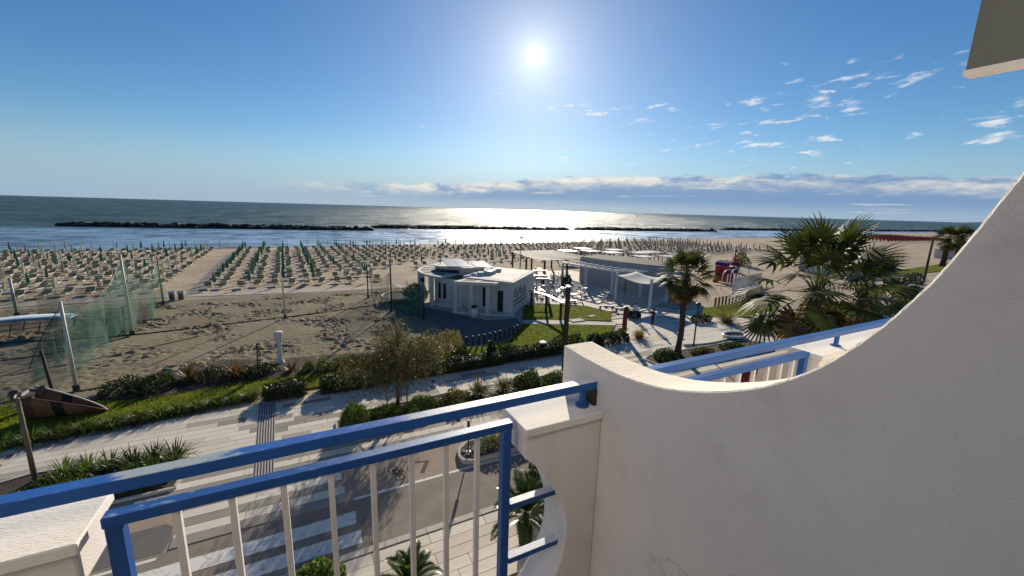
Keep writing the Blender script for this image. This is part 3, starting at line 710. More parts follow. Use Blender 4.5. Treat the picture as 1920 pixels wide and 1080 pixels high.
def blades(n, R, h, w, lean, seed, droop=.35, segs=3):
    """rosette of arching sword leaves"""
    rg = np.random.default_rng(seed); a = rg.uniform(0,2*np.pi,n); t = rg.random(n)**.7*lean; H = h*rg.uniform(.65,1.1,n)
    out = np.stack([np.cos(a),np.sin(a),np.zeros(n)],-1); base = out*(R*rg.random(n)[:,None])
    sd = np.stack([-np.sin(a),np.cos(a),np.zeros(n)],-1); parts = []; prev = None
    for k in range(segs+1):
        s = k/segs; an = t+droop*s*s*t*2; p = base+ (out*np.sin(an)[:,None]+np.array([0,0,1])*np.cos(an)[:,None])*(H*s)[:,None]
        wd = w*(1-s**2.2)*.5+.002; cur = (p-sd*wd, p+sd*wd)
        if prev is not None:
            V = np.stack([prev[0],prev[1],cur[1],cur[0]],1).reshape(-1,3); parts.append((V, np.arange(n*4).reshape(-1,4)))
        prev = cur
    return merge(parts)
def spiky(name, label, x, y, h, mt, n=70, w=.05, R=.18, lean=1.05, z=.06, cat='plant', group=None, droop=.35):
    SEED[0] += 1; r = thing(name, label, cat, (x,y,z), group); V, Q = blades(n, R, h, w, lean, SEED[0], droop); npobj('leaves', V, Q, mt, r); return r
def frond_fan(L, R, n, fold=.35, seed=0):
    """one fan-palm leaf along +x: petiole length L, blade radius R"""
    rg = np.random.default_rng(seed); V = []; Q = []
    a = np.linspace(-2.0,2.0,n)
    for k in range(n):
        r = R*(1-.12*abs(a[k])/2.0)*rg.uniform(.88,1.05); d = np.array([math.cos(a[k]),math.sin(a[k]),0.]); s_ = np.array([-math.sin(a[k]),math.cos(a[k]),0.])
        up_ = .10*math.cos(a[k]*1.0); o = len(V)
        for t, w in ((.06,.012),(.45,.046*R),(.75,.026*R),(1.,.003)):
            p = np.array([L,0,0])+d*r*t; p[2] += fold*R*(up_*t)-.42*R*max(0,t-.5)**1.6*rg.uniform(.6,1.5)-abs(a[k])*.07*R*t
            V += [p-s_*w, p+s_*w]
        for j in range(3): Q.append((o+2*j,o+2*j+1,o+2*j+3,o+2*j+2))
    o = len(V)
    for t in (0,.5,1.):
        w = .035*(1-.5*t); z_ = .10*L*math.sin(t*math.pi)
        V += [np.array([L*t,-w,z_*.5]), np.array([L*t,w,z_*.5])]
    Q += [(o,o+1,o+3,o+2),(o+2,o+3,o+5,o+4)]
    return np.array(V), np.array(Q)
def fan_palm(label, x, y, H, crown, nf=46, dead=16, seed=1, z=0., tr=.22, group=None, name='fan_palm', R=None):
    r = thing(name, label, 'palm tree', (x,y,z), group); rg = np.random.default_rng(seed); R = R or crown*.50; L = crown*.62
    m = MB(); pts = [(.06*math.sin(i*.5),.05*math.cos(i*.7),H*i/12) for i in range(13)]
    m.tube(pts, [tr*(1.45 if i == 0 else 1.12 if i == 1 else 1+.07*(i%2)) for i in range(13)], 12)
    tk = m.build('trunk', 'palm_bark', r, smooth=True)
    m = MB()
    for i in range(70):        # old leaf bases on the upper trunk
        a = i*2.4; zz = H*(.55+.45*i/70); m.bar((tr*.9*math.cos(a),tr*.9*math.sin(a),zz),(tr*1.75*math.cos(a),tr*1.75*math.sin(a),zz+.22),.09,.03)
    m.build('leaf_base', 'palm_bark', tk)
    live, brown = [], []
    variants = [frond_fan(1.,1.,20,seed=seed*10+q) for q in range(6)]
    def put(e, a, sc, pl, dr, lst, q):
        V, Q = variants[q%6]; V = V.copy(); pet = V[:,0] < 1.; V[:,0] = np.where(pet, V[:,0]*L*pl, L*pl+(V[:,0]-1.)*R*sc); V[:,1] *= np.where(pet,1.,R*sc); V[:,2] *= np.where(pet,1.,R*sc)
        rr = np.clip(V[:,0]/(L*pl+R*sc),0,1); V[:,2] -= dr*rr**2*(L*pl+R*sc)
        tw = rg.uniform(-.5,.5); c, s_ = math.cos(tw), math.sin(tw); yy = V[:,1]*c-V[:,2]*s_; V[:,2] = V[:,1]*s_*1.+V[:,2]*c; V[:,1] = yy
        c, s_ = math.cos(e), math.sin(e); xx = V[:,0]*c-V[:,2]*s_; zz = V[:,0]*s_+V[:,2]*c
        ca_, sa_ = math.cos(a), math.sin(a); lst.append((np.stack([xx*ca_-V[:,1]*sa_+tr*.5*ca_, xx*sa_+V[:,1]*ca_+tr*.5*sa_, zz+H-.05+rg.uniform(-.25,.1)],-1), Q))
    for i in range(nf):
        t = i/nf; e = rad(84-112*t**1.15+rg.uniform(-8,8)); put(e, i*2.39996+rg.uniform(-.25,.25), rg.uniform(.85,1.08), rg.uniform(.8,1.1), .10+.22*t, live, i)
    for i in range(dead): put(rad(rg.uniform(-82,-42)), i*2.39996*1.3, rg.uniform(.7,.95), rg.uniform(.7,1.), .25, brown, i)
    V, Q = merge(live); npobj('crown', V, Q, 'leaf_palm', r)
    if brown: V, Q = merge(brown); npobj('dead_fronds', V, Q, 'leaf_dead', r)
    return r
def feather(L, n, w, seed, arch=.55):
    """arching feather leaf along +x"""
    rg = np.random.default_rng(seed); V = []; Q = []
    def spine(t): return np.array([L*t*(1-.12*t*t), 0, L*(arch*t-arch*1.15*t*t*t)])
    for k in range(n):
        t = .12+.88*k/n; p = spine(t); tg = unit(spine(min(1,t+.03))-p+1e-9); ll = w*math.sin(math.pi*min(1,.12+.88*t)**.8)*rg.uniform(.85,1.1)+.05
        for sg in (-1,1):
            d = unit(tg*.75+np.array([0,sg,.35])*.8); o = len(V); wd = .022*L/1.2
            V += [p, p+d*ll*.5+tg*wd, p+d*ll, p+d*ll*.5-tg*wd]; Q.append((o,o+1,o+2,o+3))
    o = len(V)
    for k in range(7):
        p = spine(k/6); V += [p+np.array([0,-.012,0]), p+np.array([0,.012,0])]
    Q += [(o+2*k,o+2*k+1,o+2*k+3,o+2*k+2) for k in range(6)]
    return np.array(V), np.array(Q)
def cycad(label, x, y, h, L, nf, seed, z=.1, mt='leaf_cycad', name='sago_palm'):
    r = thing(name, label, 'palm plant', (x,y,z)); rg = np.random.default_rng(seed)
    MB().lathe([(.20,-.1),(.24,h*.4),(.20,h*.9),(.10,h+.05)], 10).build('trunk', 'palm_bark', r, smooth=True)
    ps = []
    for i in range(nf):
        V, Q = feather(L*rg.uniform(.8,1.1), 30, .30*L/1.3, seed+i%5, rg.uniform(.3,.7)); e = rad(78-95*i/nf+rg.uniform(-8,8)); a = i*2.39996+rg.uniform(-.2,.2)
        c, s_ = math.cos(e), math.sin(e); xx, zz = V[:,0]*c-V[:,2]*s_*.5, V[:,0]*s_+V[:,2]*c*.6; ca_, sa_ = math.cos(a), math.sin(a)
        ps.append((np.stack([xx*ca_-V[:,1]*sa_, xx*sa_+V[:,1]*ca_, zz+h],-1), Q))
    V, Q = merge(ps); npobj('fronds', V, Q, mt, r); return r
def grass_patch(name, poly, n, h, z, mt='grass', **kw):
    xs_, ys_ = [p[0] for p in poly], [p[1] for p in poly]; rg = np.random.default_rng(len(poly)+n); P = []
    while len(P) < n:
        a = np.stack([rg.uniform(min(xs_),max(xs_),n*2), rg.uniform(min(ys_),max(ys_),n*2)],-1)
        P += [q for q in a if inside(q,poly)]
    P = np.array(P[:n]); P = np.concatenate([P, np.full((n,1),z)],1)
    D = unit(rg.normal(size=(n,3))*.45+np.array([0,0,1.])); N = rdir(n); L = h*rg.uniform(.5,1.3,n)
    V, Q = leaf_quads(P, D, N, L, L*.45); return npobj(name, V, Q, mt, kind='stuff', **kw)
def lawn(name, poly, n, z=.10):
    MB().prism(poly, -.2, z).build(name, 'lawn', kind='structure'); grass_patch('grass', poly, n, .10, z-.01, label='short green grass covering the '+name.replace('_',' '), cat='grass')

# ------------------------------------------------------------------ lawns and planting between promenade and beach
LAWN_R = [(7.6,26.2),(12,25.6),(21.5,25.8),(24.5,27.6),(26.3,29.2),(22,31.3),(18.2,33.1),(16.6,31.2),(14.6,29.0),(11,28.6),(8.4,28.4)]
LAWN_B = [(18.9,34.6),(22.5,33.0),(27.2,30.9),(29.5,33.5),(28.6,37.2),(25.6,39.2),(22,40)]
LAWN_P = [(38.5,28.4),(45.2,25.6),(53,29),(52,32.6),(46,31.4),(41.3,31.2)]
LAWN_L = [(-30,24.4),(-12,24.6),(-3,25.9),(-.6,25.6),(7.6,25.7),(7.0,28.3),(1.5,27.7),(-3,28.2),(-9,27.6),(-12.5,28.9),(-14.5,30.6),(-30,31)]
lawn('lawn_by_bar', LAWN_R, 9000); lawn('lawn_terrace', LAWN_B, 5000); lawn('lawn_playground', LAWN_P, 3500); lawn('lawn_front', LAWN_L, 12000)
lawn('lawn_far', [(100,36),(128,36.5),(165,40),(160,44),(118,40.5)], 1200)
MB().prism([(-11.4,28.6),(-9.4,31.9),(-6,32.8),(-2.5,31.6),(2,30.8),(5.5,30.2),(6.4,28.2),(1.5,27.6),(-3,28.1),(-9,27.5)], -.2, .12).build('planting_mound', 'soil', kind='structure')
MB().prism([(18.4,33.25),(22.2,31.5),(26.5,29.4),(27.4,30.2),(22.6,32.9),(18.8,34.5)], -.2, .08).build('garden_path', 'kerb_stone', kind='structure')
MB().prism([(10.5,29.3),(14.6,29.3),(16.4,31.3),(18.2,33.3),(18.6,35.3),(15.6,35.6),(13.2,39.6),(11.2,43.3),(10.4,43.5)], -.2, .05).build('bar_shade_ground', 'asphalt_dark', kind='structure')  # dark ground sheet over the bar's shadow area, deepening that shade by colour
# paved ground round the bar
MB().prism([(11.2,43.3),(13.2,39.6),(15.6,35.6),(19.2,35.4),(26.5,42.5),(30,47),(28,57),(14,57),(10.5,50)], -.2, .045).build('terrace', 'walk_concrete', kind='structure')
MB().prism([(24.8,40.0),(28.9,37.5),(30,34),(36.5,34.2),(46,38),(44,62),(30,64),(28.2,50)], -.2, .040).build('bar_terrace', 'plank1', kind='structure')

# dark clipped hedges along the seaward edge of the promenade
for x0_, x1_, y_, ly_, h_, mt_, lb in [
    (-2.85,-.60,25.1,1.0,.80,'leaf_dark','short dark clipped hedge facing the end of the guiding strip'),
    (.05,3.1,24.9,1.3,.85,'leaf_dark','dark clipped hedge behind the weeping tree trunk'),
    (3.2,7.4,25.1,1.4,.78,'leaf_dark','long dark hedge running right from the weeping tree'),
    (7.5,12.0,25.1,1.3,.72,'leaf_dark','dark hedge in front of the bar lawn, left half'),
    (12.1,17.3,25.3,1.2,.72,'leaf_dark','dark hedge in front of the bar lawn, beside the brown pole')]:
    hedge(lb, x0_, x1_, y_, ly_, h_, mt_, 300, .13)
for i, (x, y, r_, h_, mt_, lb) in enumerate([(9.4,26.4,.75,1.35,'leaf_hedge','tall bushy shrub rising from the dark hedge beside bar lawn'),(11.7,26.0,.35,1.5,'leaf_dark','narrow upright shrub in the dark hedge'),(13.0,26.2,.9,1.0,'leaf_hedge','round green shrub right of the narrow upright one'),(17.8,25.9,1.0,1.1,'leaf_dark','dark shrub behind the tall brown pole'),(19.4,26.2,1.0,.9,'leaf_hedge','low green shrub right of the tall brown pole')]):
    shrub('shrub', lb, x, y, r_, r_, h_, .14, mt_, 1300)
# rounded grass tufts along the left end of the promenade
xs_t = [-13.6,-12.7,-11.8,-10.9,-10.0,-9.1,-8.2,-7.4,-6.6,-5.9,-5.1,-4.3,-3.5]
for i, x in enumerate(xs_t):
    s_ = .52 if i < 9 else .42; y = 24.35+.09*i+random.uniform(-.08,.08)
    r = thing('grass_tuft', 'rounded green grass tuft, %s from the left in the row edging the promenade'%ORD[i], 'grass tuft', (x,y,.04), 'grass tufts edging the promenade')
    SEED[0] += 1; V, Q = blades(260, s_*.75, s_*1.25, .035, 1.15, SEED[0], .5); npobj('blades', V, Q, 'leaf_bright' if i % 3 else 'leaf_olive', r)
    V, Q = blob_leaves(350, s_*.9, s_*.9, s_*.8, .10, seed=SEED[0]); npobj('inner_leaves', V, Q, 'leaf_hedge', r)
spiky('flax_plant', 'reddish spiky flax plant on the mound, nearer the striped hull', -7.1, 29.7, 1.25, 'leaf_red', 110, .07, .3, 1.2)
spiky('flax_plant', 'reddish spiky flax plant on the mound beside the white sculpture', -4.6, 29.3, 1.35, 'leaf_red', 110, .07, .3, 1.2)
spiky('flax_plant', 'small brown spiky plant at the foot of the white sculpture', -1.55, 28.9, .85, 'leaf_red', 50, .07, .15, 1.2)
spiky('agave', 'pale green agave-like rosette low on the dark mound', -8.85, 28.2, .75, 'leaf_bright', 50, .08, .2, 1.2)
shrub('ball_shrub', 'smaller clipped ball shrub right of the white sculpture', -.45,28.7,.42,.42,.62,.10,'leaf_bright',900)
shrub('ball_shrub', 'larger clipped ball shrub right of the white sculpture', .42,28.3,.58,.58,.85,.10,'leaf_bright',1300)
for i, (x,y,rx,ry,h_,lb) in enumerate([(-10,29.4,1.3,1.2,.75,'dark groundcover shrub at the left end of the mound'),(-8.6,29.2,1.1,1.2,.8,'dark groundcover shrub behind the agave'),(-6,29.5,1.4,1.,.7,'dark groundcover shrub between the two flax plants'),(-3.4,29.2,1.2,.9,.6,'dark groundcover shrub left of the sculpture'),(2.0,28.6,1.5,.8,.6,'dark low shrub at the right end of the mound'),(4.4,28.4,1.6,.8,.75,'dark low shrub behind the weeping tree')]):
    shrub('groundcover_shrub', lb, x, y, rx, ry, h_, .13, 'leaf_dark', 1500)
# beds on the promenade
shrub('strap_leaf_clump', 'bright glossy strap-leaved clump at the tip of the tree bed', 1.55,19.9,.85,1.0,1.15,.30,'leaf_bright',1500, asp=.16, upw=.9)
for x,y,rx,ry,h_,mt_,n_,lb in [(3.0,20.2,1.2,1.0,.55,'leaf_hedge',1800,'low green shrub under the weeping tree, left of the trunk'),(5.0,20.3,1.2,1.1,.6,'leaf_hedge',1800,'low green shrub under the weeping tree, right of the trunk'),(7.0,20.4,1.0,1.1,.62,'leaf_olive',1500,'olive shrub second right of the weeping tree'),(13.6,20.3,1.1,1.1,.7,'leaf_hedge',1600,'low hedge shrub left of the tall brown pole'),(15.8,20.3,1.2,1.1,.75,'leaf_dark',1600,'dark shrub around the foot of the tall brown pole')]:
    shrub('shrub', lb, x, y, rx, ry, h_, .13, mt_, n_)
spiky('fountain_grass', 'feathery fountain grass tuft right of the weeping tree', 8.5,20.7,1.15,'leaf_olive',260,.03,.35,1.0)
spiky('fountain_grass', 'second feathery grass tuft before the glossy shrub', 10.1,20.6,1.05,'leaf_olive',260,.03,.35,1.0)
shrub('shrub', 'glossy dark green shrub between grass tuft and brown pole', 11.7,20.4,1.15,1.1,1.05,.17,'leaf_hedge',1900)
for i in range(6):
    spiky('daylily_clump', 'green strap-leaved clump in the lamp post bed, %s from the left'%ORD[i], -9.3+.72*i, 20.75-.08*i, .85, 'leaf_bright' if i < 2 else 'leaf_hedge', 90, .05, .35, 1.1, group='daylilies by the lamp post')
for x,y,rx,ry,h_,lb in [(-9.0,19.4,1.5,1.2,.5,'dark low shrub in the lamp post bed, nearer the lamp'),(-6.4,19.2,1.3,1.1,.62,'flowering dark shrub at the right tip of the lamp post bed')]:
    shrub('shrub', lb, x, y, rx, ry, h_, .13, 'leaf_hedge', 1700)
shrub('shrub', 'yellow-green low shrub along the traffic island', 8.2,15.5,2.2,.55,.55,.11,'leaf_bright',1900, z=.2)
# hotel side planting
cycad('dark feathery palm at the foot of the railing, left of the post', 2.0,9.9,.2,1.2,26,11)
cycad('dark feathery palm seen past the right post of the railing', 5.85,10.0,1.0,1.55,30,23)
shrub('shrub', 'bright green bush at the bottom edge below the crossing', -.35,10.9,.85,.8,1.0,.16,'leaf_bright',1900, z=.1)
shrub('shrub', 'round dark bush beyond the upper wall tie', 8.2,12.4,.85,.85,1.5,.15,'leaf_hedge',1900, z=.05)
shrub('shrub', 'large dark bush filling the oval opening beside the right palm', 7.6,10.5,1.2,1.1,1.5,.16,'leaf_hedge',2600, z=.1)

# ------------------------------------------------------------------ weeping tree
def weeping_tree():
    x, y = 3.84, 21.0; r = thing('weeping_tree', 'weeping feathery tree held by stakes in the promenade bed', 'tree', (x,y,.1)); rg = np.random.default_rng(5)
    m = MB(); m.tube([(0,0,-.1),(.05,.02,1.0),(-.02,.06,2.1),(.05,.0,3.0)], [.11,.095,.085,.07], 9)
    tips = []
    for i in range(17):
        a = i*2.4+rg.uniform(-.3,.3); z0 = 1.9+1.1*(i/17); rr = rg.uniform(1.1,2.5); zt = z0+rg.uniform(.5,1.5)
        p1 = (rr*.45*math.cos(a),rr*.45*math.sin(a),z0+(zt-z0)*.7); p2 = (rr*math.cos(a),rr*math.sin(a),zt)
        m.tube([(0,.02,z0),p1,p2],[.05,.03,.012],6); tips += [p1,p2,tuple((np.array(p1)+np.array(p2))/2)]
    m.tube([(.05,0,3.0),(.1,.05,4.1),(.0,.1,4.9)],[.07,.04,.012],6); tips += [(.1,.05,4.1),(.0,.1,4.8)]*3
    m.build('trunk', 'bark', r, smooth=True)
    T = np.array(tips); n = 1000; P0 = T[rg.integers(0,len(T),n)]+rg.normal(size=(n,3))*np.array([.24,.24,.2]); a = rg.uniform(0,2*np.pi,n)
    out = np.stack([np.cos(a),np.sin(a),np.zeros(n)],-1); out = unit(out+unit(P0*np.array([1,1,0]))*.8); Ln = rg.uniform(.7,2.6,n)*np.clip(P0[:,2]/3.4,.4,1.)
    parts = []
    for k in range(9):
        s = (k+.5)/9; p = P0+out*(Ln*.35*np.sqrt(s))[:,None]+np.array([0,0,1.])*((.18*s-1.0*s*s)*Ln)[:,None]
        for q in range(2):
            D = unit(rg.normal(size=(n,3))*.55+out*.35+np.array([0,0,-.75])); L = rg.uniform(.10,.28,n); parts.append(leaf_quads(p+rg.normal(size=(n,3))*.05, D, rdir(n), L, L*.13))
    V, Q = merge(parts); keep = V[Q[:,0],2] > .9; npobj('crown', V, Q[keep], 'leaf_weep', r)
    for dx_, dy_ in ((-.42,.9),(.35,.8),(.5,-.1)):
        s = MB().tube([(dx_,dy_,-.1),(dx_,dy_,1.45)], .035, 8).build('stake', 'wood_post', r)
        MB().bar((dx_,dy_,1.35),(0,.05,1.4),.03).build('tie', 'wood_post', s)
weeping_tree()
r = thing('pampas_shrub', 'pinkish feathery shrub behind the weeping tree', 'shrub', (9.3,29.0,.05))
V, Q = blob_leaves(1500, 1.3,1.0,1.7,.25, seed=77, asp=.15, upw=1.2); npobj('foliage', V, Q, 'leaf_gold', r); twigs(1.2).build('stem','bark',r)
shrub('shrub', 'brown-green shrub just left of the pinkish feathery one', 7.4,29.2,1.0,.9,1.6,.2,'leaf_weep',1400, asp=.2)

# ------------------------------------------------------------------ palms
fan_palm('tall fan palm with drooping dead leaves rising behind the neighbouring handrail', 19.0, 9.0, 8.15, 3.15, 36, 26, 3, .05, .24, R=1.30)
fan_palm('smaller dark fan palm just right of the tall one', 26.5, 10.4, 7.2, 2.8, 24, 14, 8, .05, .22, R=1.15)
fan_palm('medium fan palm on the promenade before the bar wall', 25.75, 21.1, 6.4, 2.3, 40, 30, 5, .1, .21, R=.95)
fan_palm('far fan palm beside the lamp pole, left of the pair', 141, 40.5, 7.0, 3.0, 34, 10, 6, 0, .55, R=1.9)
fan_palm('far fan palm right of the pair, near the wall edge', 163, 44.5, 7.0, 3.0, 34, 10, 9, 0, .55, R=1.9)
# plants of the plaza
for x,y,rx,ry,h_,mt_,lb in [(22.2,25.4,1.2,.8,.9,'leaf_dark','dark bush left of the red post'),(23.7,25.6,1.0,.8,1.0,'leaf_hedge','grey-green bush just left of the red post'),(21.2,25.8,.9,.7,.8,'leaf_dark','dark bush nearest the tall brown pole on the lawn corner'),
        (24.0,20.7,1.2,.9,.75,'leaf_hedge','grey-green bush left of the medium palm trunk'),(27.6,20.3,1.2,.8,.55,'leaf_olive','olive bush right of the medium palm trunk'),(31.2,20.2,1.4,.8,.45,'leaf_hedge','low shrub before the round planter'),
        (36.3,27.4,1.5,1.0,.7,'leaf_dark','dark shrub between plaza and playground lawn'),(43.5,25.2,2.0,.8,.7,'leaf_dark','dark shrub edging the playground lawn'),(39.0,22.8,1.2,.9,.6,'leaf_hedge','pale shrub right of the round planter'),(30.6,31.2,.9,.8,.7,'leaf_dark','dark shrub behind the walking people')]:
    shrub('shrub', lb, x, y, rx, ry, h_, .16, mt_, 1300)
spiky('golden_grass', 'golden ornamental grass clump by the playground lawn', 38.6,26.0,1.35,'leaf_gold',300,.05,.5,1.0)
spiky('golden_grass', 'yellowish grass clump right of the red post', 25.9,25.5,1.0,'leaf_gold',220,.04,.35,1.0)
shrub('shrub', 'grey-green rounded bush standing alone on the far sand', 87.5,57.5,2.0,1.8,3.1,.42,'leaf_weep',1500, z=0, asp=.25, upw=1.)
shrub('shrub', 'dark bush at the left corner of the bar', 11.3,48.4,1.8,1.5,1.9,.3,'leaf_hedge',1700, z=0, asp=.3)
for i,(x,y,h_) in enumerate([(60,22.5,1.6),(66,21.5,1.4),(73,23.5,1.7),(80,22.4,1.5),(88,24,1.6),(95,30.5,2.2),(84,29,2.0),(74,28.3,2.0)]):
    shrub('shrub', 'dark shrub in the planted strip behind the tall fan palm, %s along'%ORD[i], x, y, 3.2, 1.3, h_, .35, 'leaf_dark', 1000, z=0, group='shrubs behind the tall palm')
for x,y,lb in [(31.5,50.5,'potted shrub left under the timber pergola'),(33.5,48.2,'leafy potted shrub beside the pergola post'),(41.8,35.6,'orange-leaved shrub at the right end of the bar wall')]:
    shrub('potted_shrub', lb, x, y, .8,.8,1.9,.22,'leaf_gold' if 'orange' in lb else 'leaf_dark',900, z=.05)
# ------------------------------------------------------------------ lamps, poles and posts
r = wthing('floodlight_pole', 'grey pole with three floodlights at the left edge of the promenade', 'lamp', (-10.1,20.7,.05))
MB().tube([(-10.1,20.7,0),(-10.1,20.7,3.55)], [.085,.07], 10).build('pole', 'wood_post', r, smooth=True)
MB().bar((-10.75,20.55,3.45),(-9.75,20.8,3.5),.06).build('cross_arm', 'metal_dark', r)
for (x,y,z_,d) in [(-10.75,20.5,3.40,(-.9,.25,-.5)),(-10.15,20.6,3.62,(-.2,.8,.2)),(-9.72,20.85,3.75,(.5,.6,-.3))]:
    d = Vector(d).normalized(); p = Vector((x,y,z_)); f = MB().tube([p-d*.08,p+d*.10,p+d*.24,p+d*.26],[.06,.09,.17,.175],12).build('floodlight', 'metal_dark', r)
    MB().tube([p+d*.262,p+d*.268],[.16,.16],12).build('lens', 'solar_white', f)
r = wthing('bollard_light', 'slim bollard light on the tip of the traffic island', 'lamp', (5.86,15.38,.2))
MB().tube([(5.86,15.38,.15),(5.86,15.38,1.0)], .028, 8).build('stem', 'metal_dark', r); MB().tube([(5.86,15.38,1.0),(5.86,15.38,1.78)], .062, 10).build('light_head', 'metal_dark', r)
MB().lathe([(.13,.2),(.13,.24),(.05,.26)],10,(5.86,15.38)).build('base', 'metal_pale', r)
for i,(dx_,dy_) in enumerate([(-.2,.1),(.22,.05),(-.08,-.16),(.3,.18),(.12,.22)]):
    m = MB(); m.lathe([(.05,.19),(.09,.23),(.06,.28),(.02,.30)],7,(5.86+dx_,15.38+dy_)); m.build('stone', 'kerb_stone', label='pale stone round the bollard light, %s of five'%ORD[i], cat='stone', group='stones on the island tip')
r = wthing('timber_pole', 'tall dark brown square pole standing before the bar lawn', 'pole', (15.05,21.4,.1))
MB().bar((15.05,21.4,.0),(15.05,21.4,6.1),.24,.24).build('pole', 'wood_dark', r, bevel=.01); MB().box(14.90,15.20,21.25,21.55,6.1,6.16).build('cap', 'metal_pale', r)
MB().bar((15.22,21.4,4.35),(15.22,21.4,4.9),.08).build('junction_box', 'metal_dark', r)
r = wthing('red_post', 'thick rust-red post with a pale top on the plaza corner', 'post', (25.0,26.5,.05))
MB().tube([(25,26.5,0),(25,26.5,2.65)], [.22,.2], 12).build('post', 'rust_post', r, smooth=True); MB().lathe([(.23,2.65),(.23,2.72),(.1,2.78)],12,(25,26.5)).build('cap','metal_dark',r)
r = wthing('street_lamp', 'thin dark lamp post right of the medium palm', 'lamp', (28.66,22.0,.05))
MB().tube([(28.66,22,0),(28.66,22,3.6)], [.07,.05], 8).build('pole','metal_dark',r); MB().lathe([(.05,3.6),(.2,3.66),(.2,3.78),(.06,3.86)],12,(28.66,22)).build('lamp_head','metal_dark',r)
r = wthing('street_lamp', 'tall thin lamp post standing alone left of the far palms', 'lamp', (104.4,32.0,0))
MB().tube([(104.4,32,0),(104.4,32,7.9)], [.22,.16], 8).build('pole','metal_dark',r); MB().box(104.1,104.7,31.7,32.3,7.9,8.05).build('lamp_head','metal_dark',r)
r = wthing('beach_light_mast', 'slender mast with a lamp box rising behind the bar roof', 'lamp', (35.2,66.0,0))
MB().tube([(35.2,66,0),(35.3,66,5.7)], [.10,.08], 8).build('pole','metal_dark',r); MB().box(34.9,35.7,65.7,66.3,5.7,6.15).build('lamp_box','metal_pale',r)
for (x,y,h_,lb) in [(15.85,25.5,.95,'white-topped dark litter bin behind the hedge on bar lawn')]:
    r = wthing('litter_bin', lb, 'bin', (x,y,.08)); MB().lathe([(.22,.08),(.25,h_-.1)],14,(x,y)).build('bin_body','metal_dark',r,smooth=True); MB().lathe([(.28,h_-.1),(.28,h_),(.12,h_+.04)],14,(x,y)).build('lid','white_plastic',r)
# the beach bins beside the boardwalk
for x,lb in ((-13.95,'white pitched-top bin beside the boardwalk end, left of the two'),(-13.15,'white pitched-top bin beside the boardwalk end, right of the two')):
    r = wthing('beach_bin', lb, 'bin', (x,56.0,0)); MB().box(x-.25,x+.25,55.8,56.2,0,.78).build('bin_body','wood_post',r); MB().prism([(x-.3,55.75),(x+.3,55.75),(x+.3,56.25),(x-.3,56.25)],.78,.86).build('lid','white_plastic',r)
    MB().add([(x-.3,55.75,.86),(x+.3,55.75,.86),(x+.3,56.25,.86),(x-.3,56.25,.86),(x-.3,56,1.02),(x+.3,56,1.02)],[(0,1,5,4),(2,3,4,5),(1,2,5),(3,0,4)]).build('pitched_cover','white_plastic',r)
# net poles and nets
def net_pole(x, y, h, r_, lb, tilt=(0,0), m_='wood_post'):
    r = wthing('net_pole', lb, 'pole', (x,y,0))
    MB().tube([(x,y,-.1),(x+tilt[0],y+tilt[1],h)], [r_,r_*.8], 8).build('pole', m_, r, smooth=True)
    MB().tube([(x,y,-.05),(x,y,.45)], [r_*1.7,r_*1.6], 8).build('sleeve', 'metal_dark', r); return r
net_pole(-12.4,30.3,5.35,.10,'pale net pole nearest the striped hull',m_='metal_pale')
net_pole(-13.3,41.9,6.7,.11,'tall pale net pole holding the bunched green net',m_='metal_pale')
net_pole(-14.1,53.4,5.2,.08,'thin dark net pole beside the two beach bins',m_='wood_post')
net_pole(-24.3,52.2,3.7,.12,'pale net pole at the far left by the curved canopy',m_='metal_pale')
net_pole(-13.0,29.5,2.9,.08,'short dark post leaning by the striped hull',(-.15,0),'wood_dark')
net_pole(-2.45,43.2,4.1,.08,'slim pole standing in the trodden sand behind the sculpture',m_='metal_pale')
net_pole(6.0,49.8,4.4,.08,'dark net pole left of the round trampoline',m_='metal_dark')
net_pole(7.4,42.4,5.4,.09,'dark net pole before the round trampoline',m_='metal_dark')
net_pole(9.75,38.3,4.0,.08,'metal pole with floodlight at the left corner of the bar',m_='metal_dark')
MB().tube([(9.75,38.2,3.95),(9.55,38.0,4.2)],[.16,.2],10).build('floodlight','metal_dark',[o for o in bpy.data.objects if o.get('label','').startswith('metal pole with')][0], off=(9.75,38.3,0))
def net(name, label, A, B, top, bot, sag, n=26, k=9, wave=.25, seed=0, tight=1.):
    """cloth between two points: top and bottom heights at the ends, sagging, softly folded"""
    rg = random.Random(seed); m = MB(); d = Vector((B[0]-A[0],B[1]-A[1],0)); L = d.length; d.normalize(); s_ = Vector((-d.y,d.x,0)); ph = [rg.uniform(0,6) for _ in range(4)]
    for j in range(k):
        for i in range(n):
            t = i/(n-1); q = j/(k-1); zt = top[0]*(1-t)+top[1]*t-sag*4*t*(1-t); zb = bot[0]*(1-t)+bot[1]*t; p = Vector((*A,0))+d*L*t
            p += s_*(wave*q*(math.sin(t*11*tight+ph[0])+.6*math.sin(t*23*tight+ph[1]+q*2)))+d*(.3*q*math.sin(t*9+ph[2])); m.v.append((p.x,p.y,zt*(1-q)+zb*q))
    for j in range(k-1):
        for i in range(n-1): m.f.append((j*n+i,j*n+i+1,(j+1)*n+i+1,(j+1)*n+i)); m.m.append(0)
    c = ((A[0]+B[0])/2,(A[1]+B[1])/2,0); r = wthing(name, label, 'net', c); m.build('cloth','net',r,smooth=True)
    MB().tube([(*A,top[0])]+[(A[0]+d.x*L*t,A[1]+d.y*L*t,top[0]*(1-t)+top[1]*t-sag*4*t*(1-t)) for t in (.2,.4,.6,.8)]+[(*B,top[1])],.02,5).build('rope','metal_dark',r)
net('sports_net','sheer green net hanging between the pale pole and the tall pole',(-12.5,30.6),(-13.3,41.8),(5.2,6.3),(.6,1.2),1.4,30,9,.25,1)
net('sports_net','sheer green net between the tall pole and the bins',(-13.35,42.2),(-14.1,53.3),(6.4,5.0),(.1,.1),2.2,30,9,.35,2)
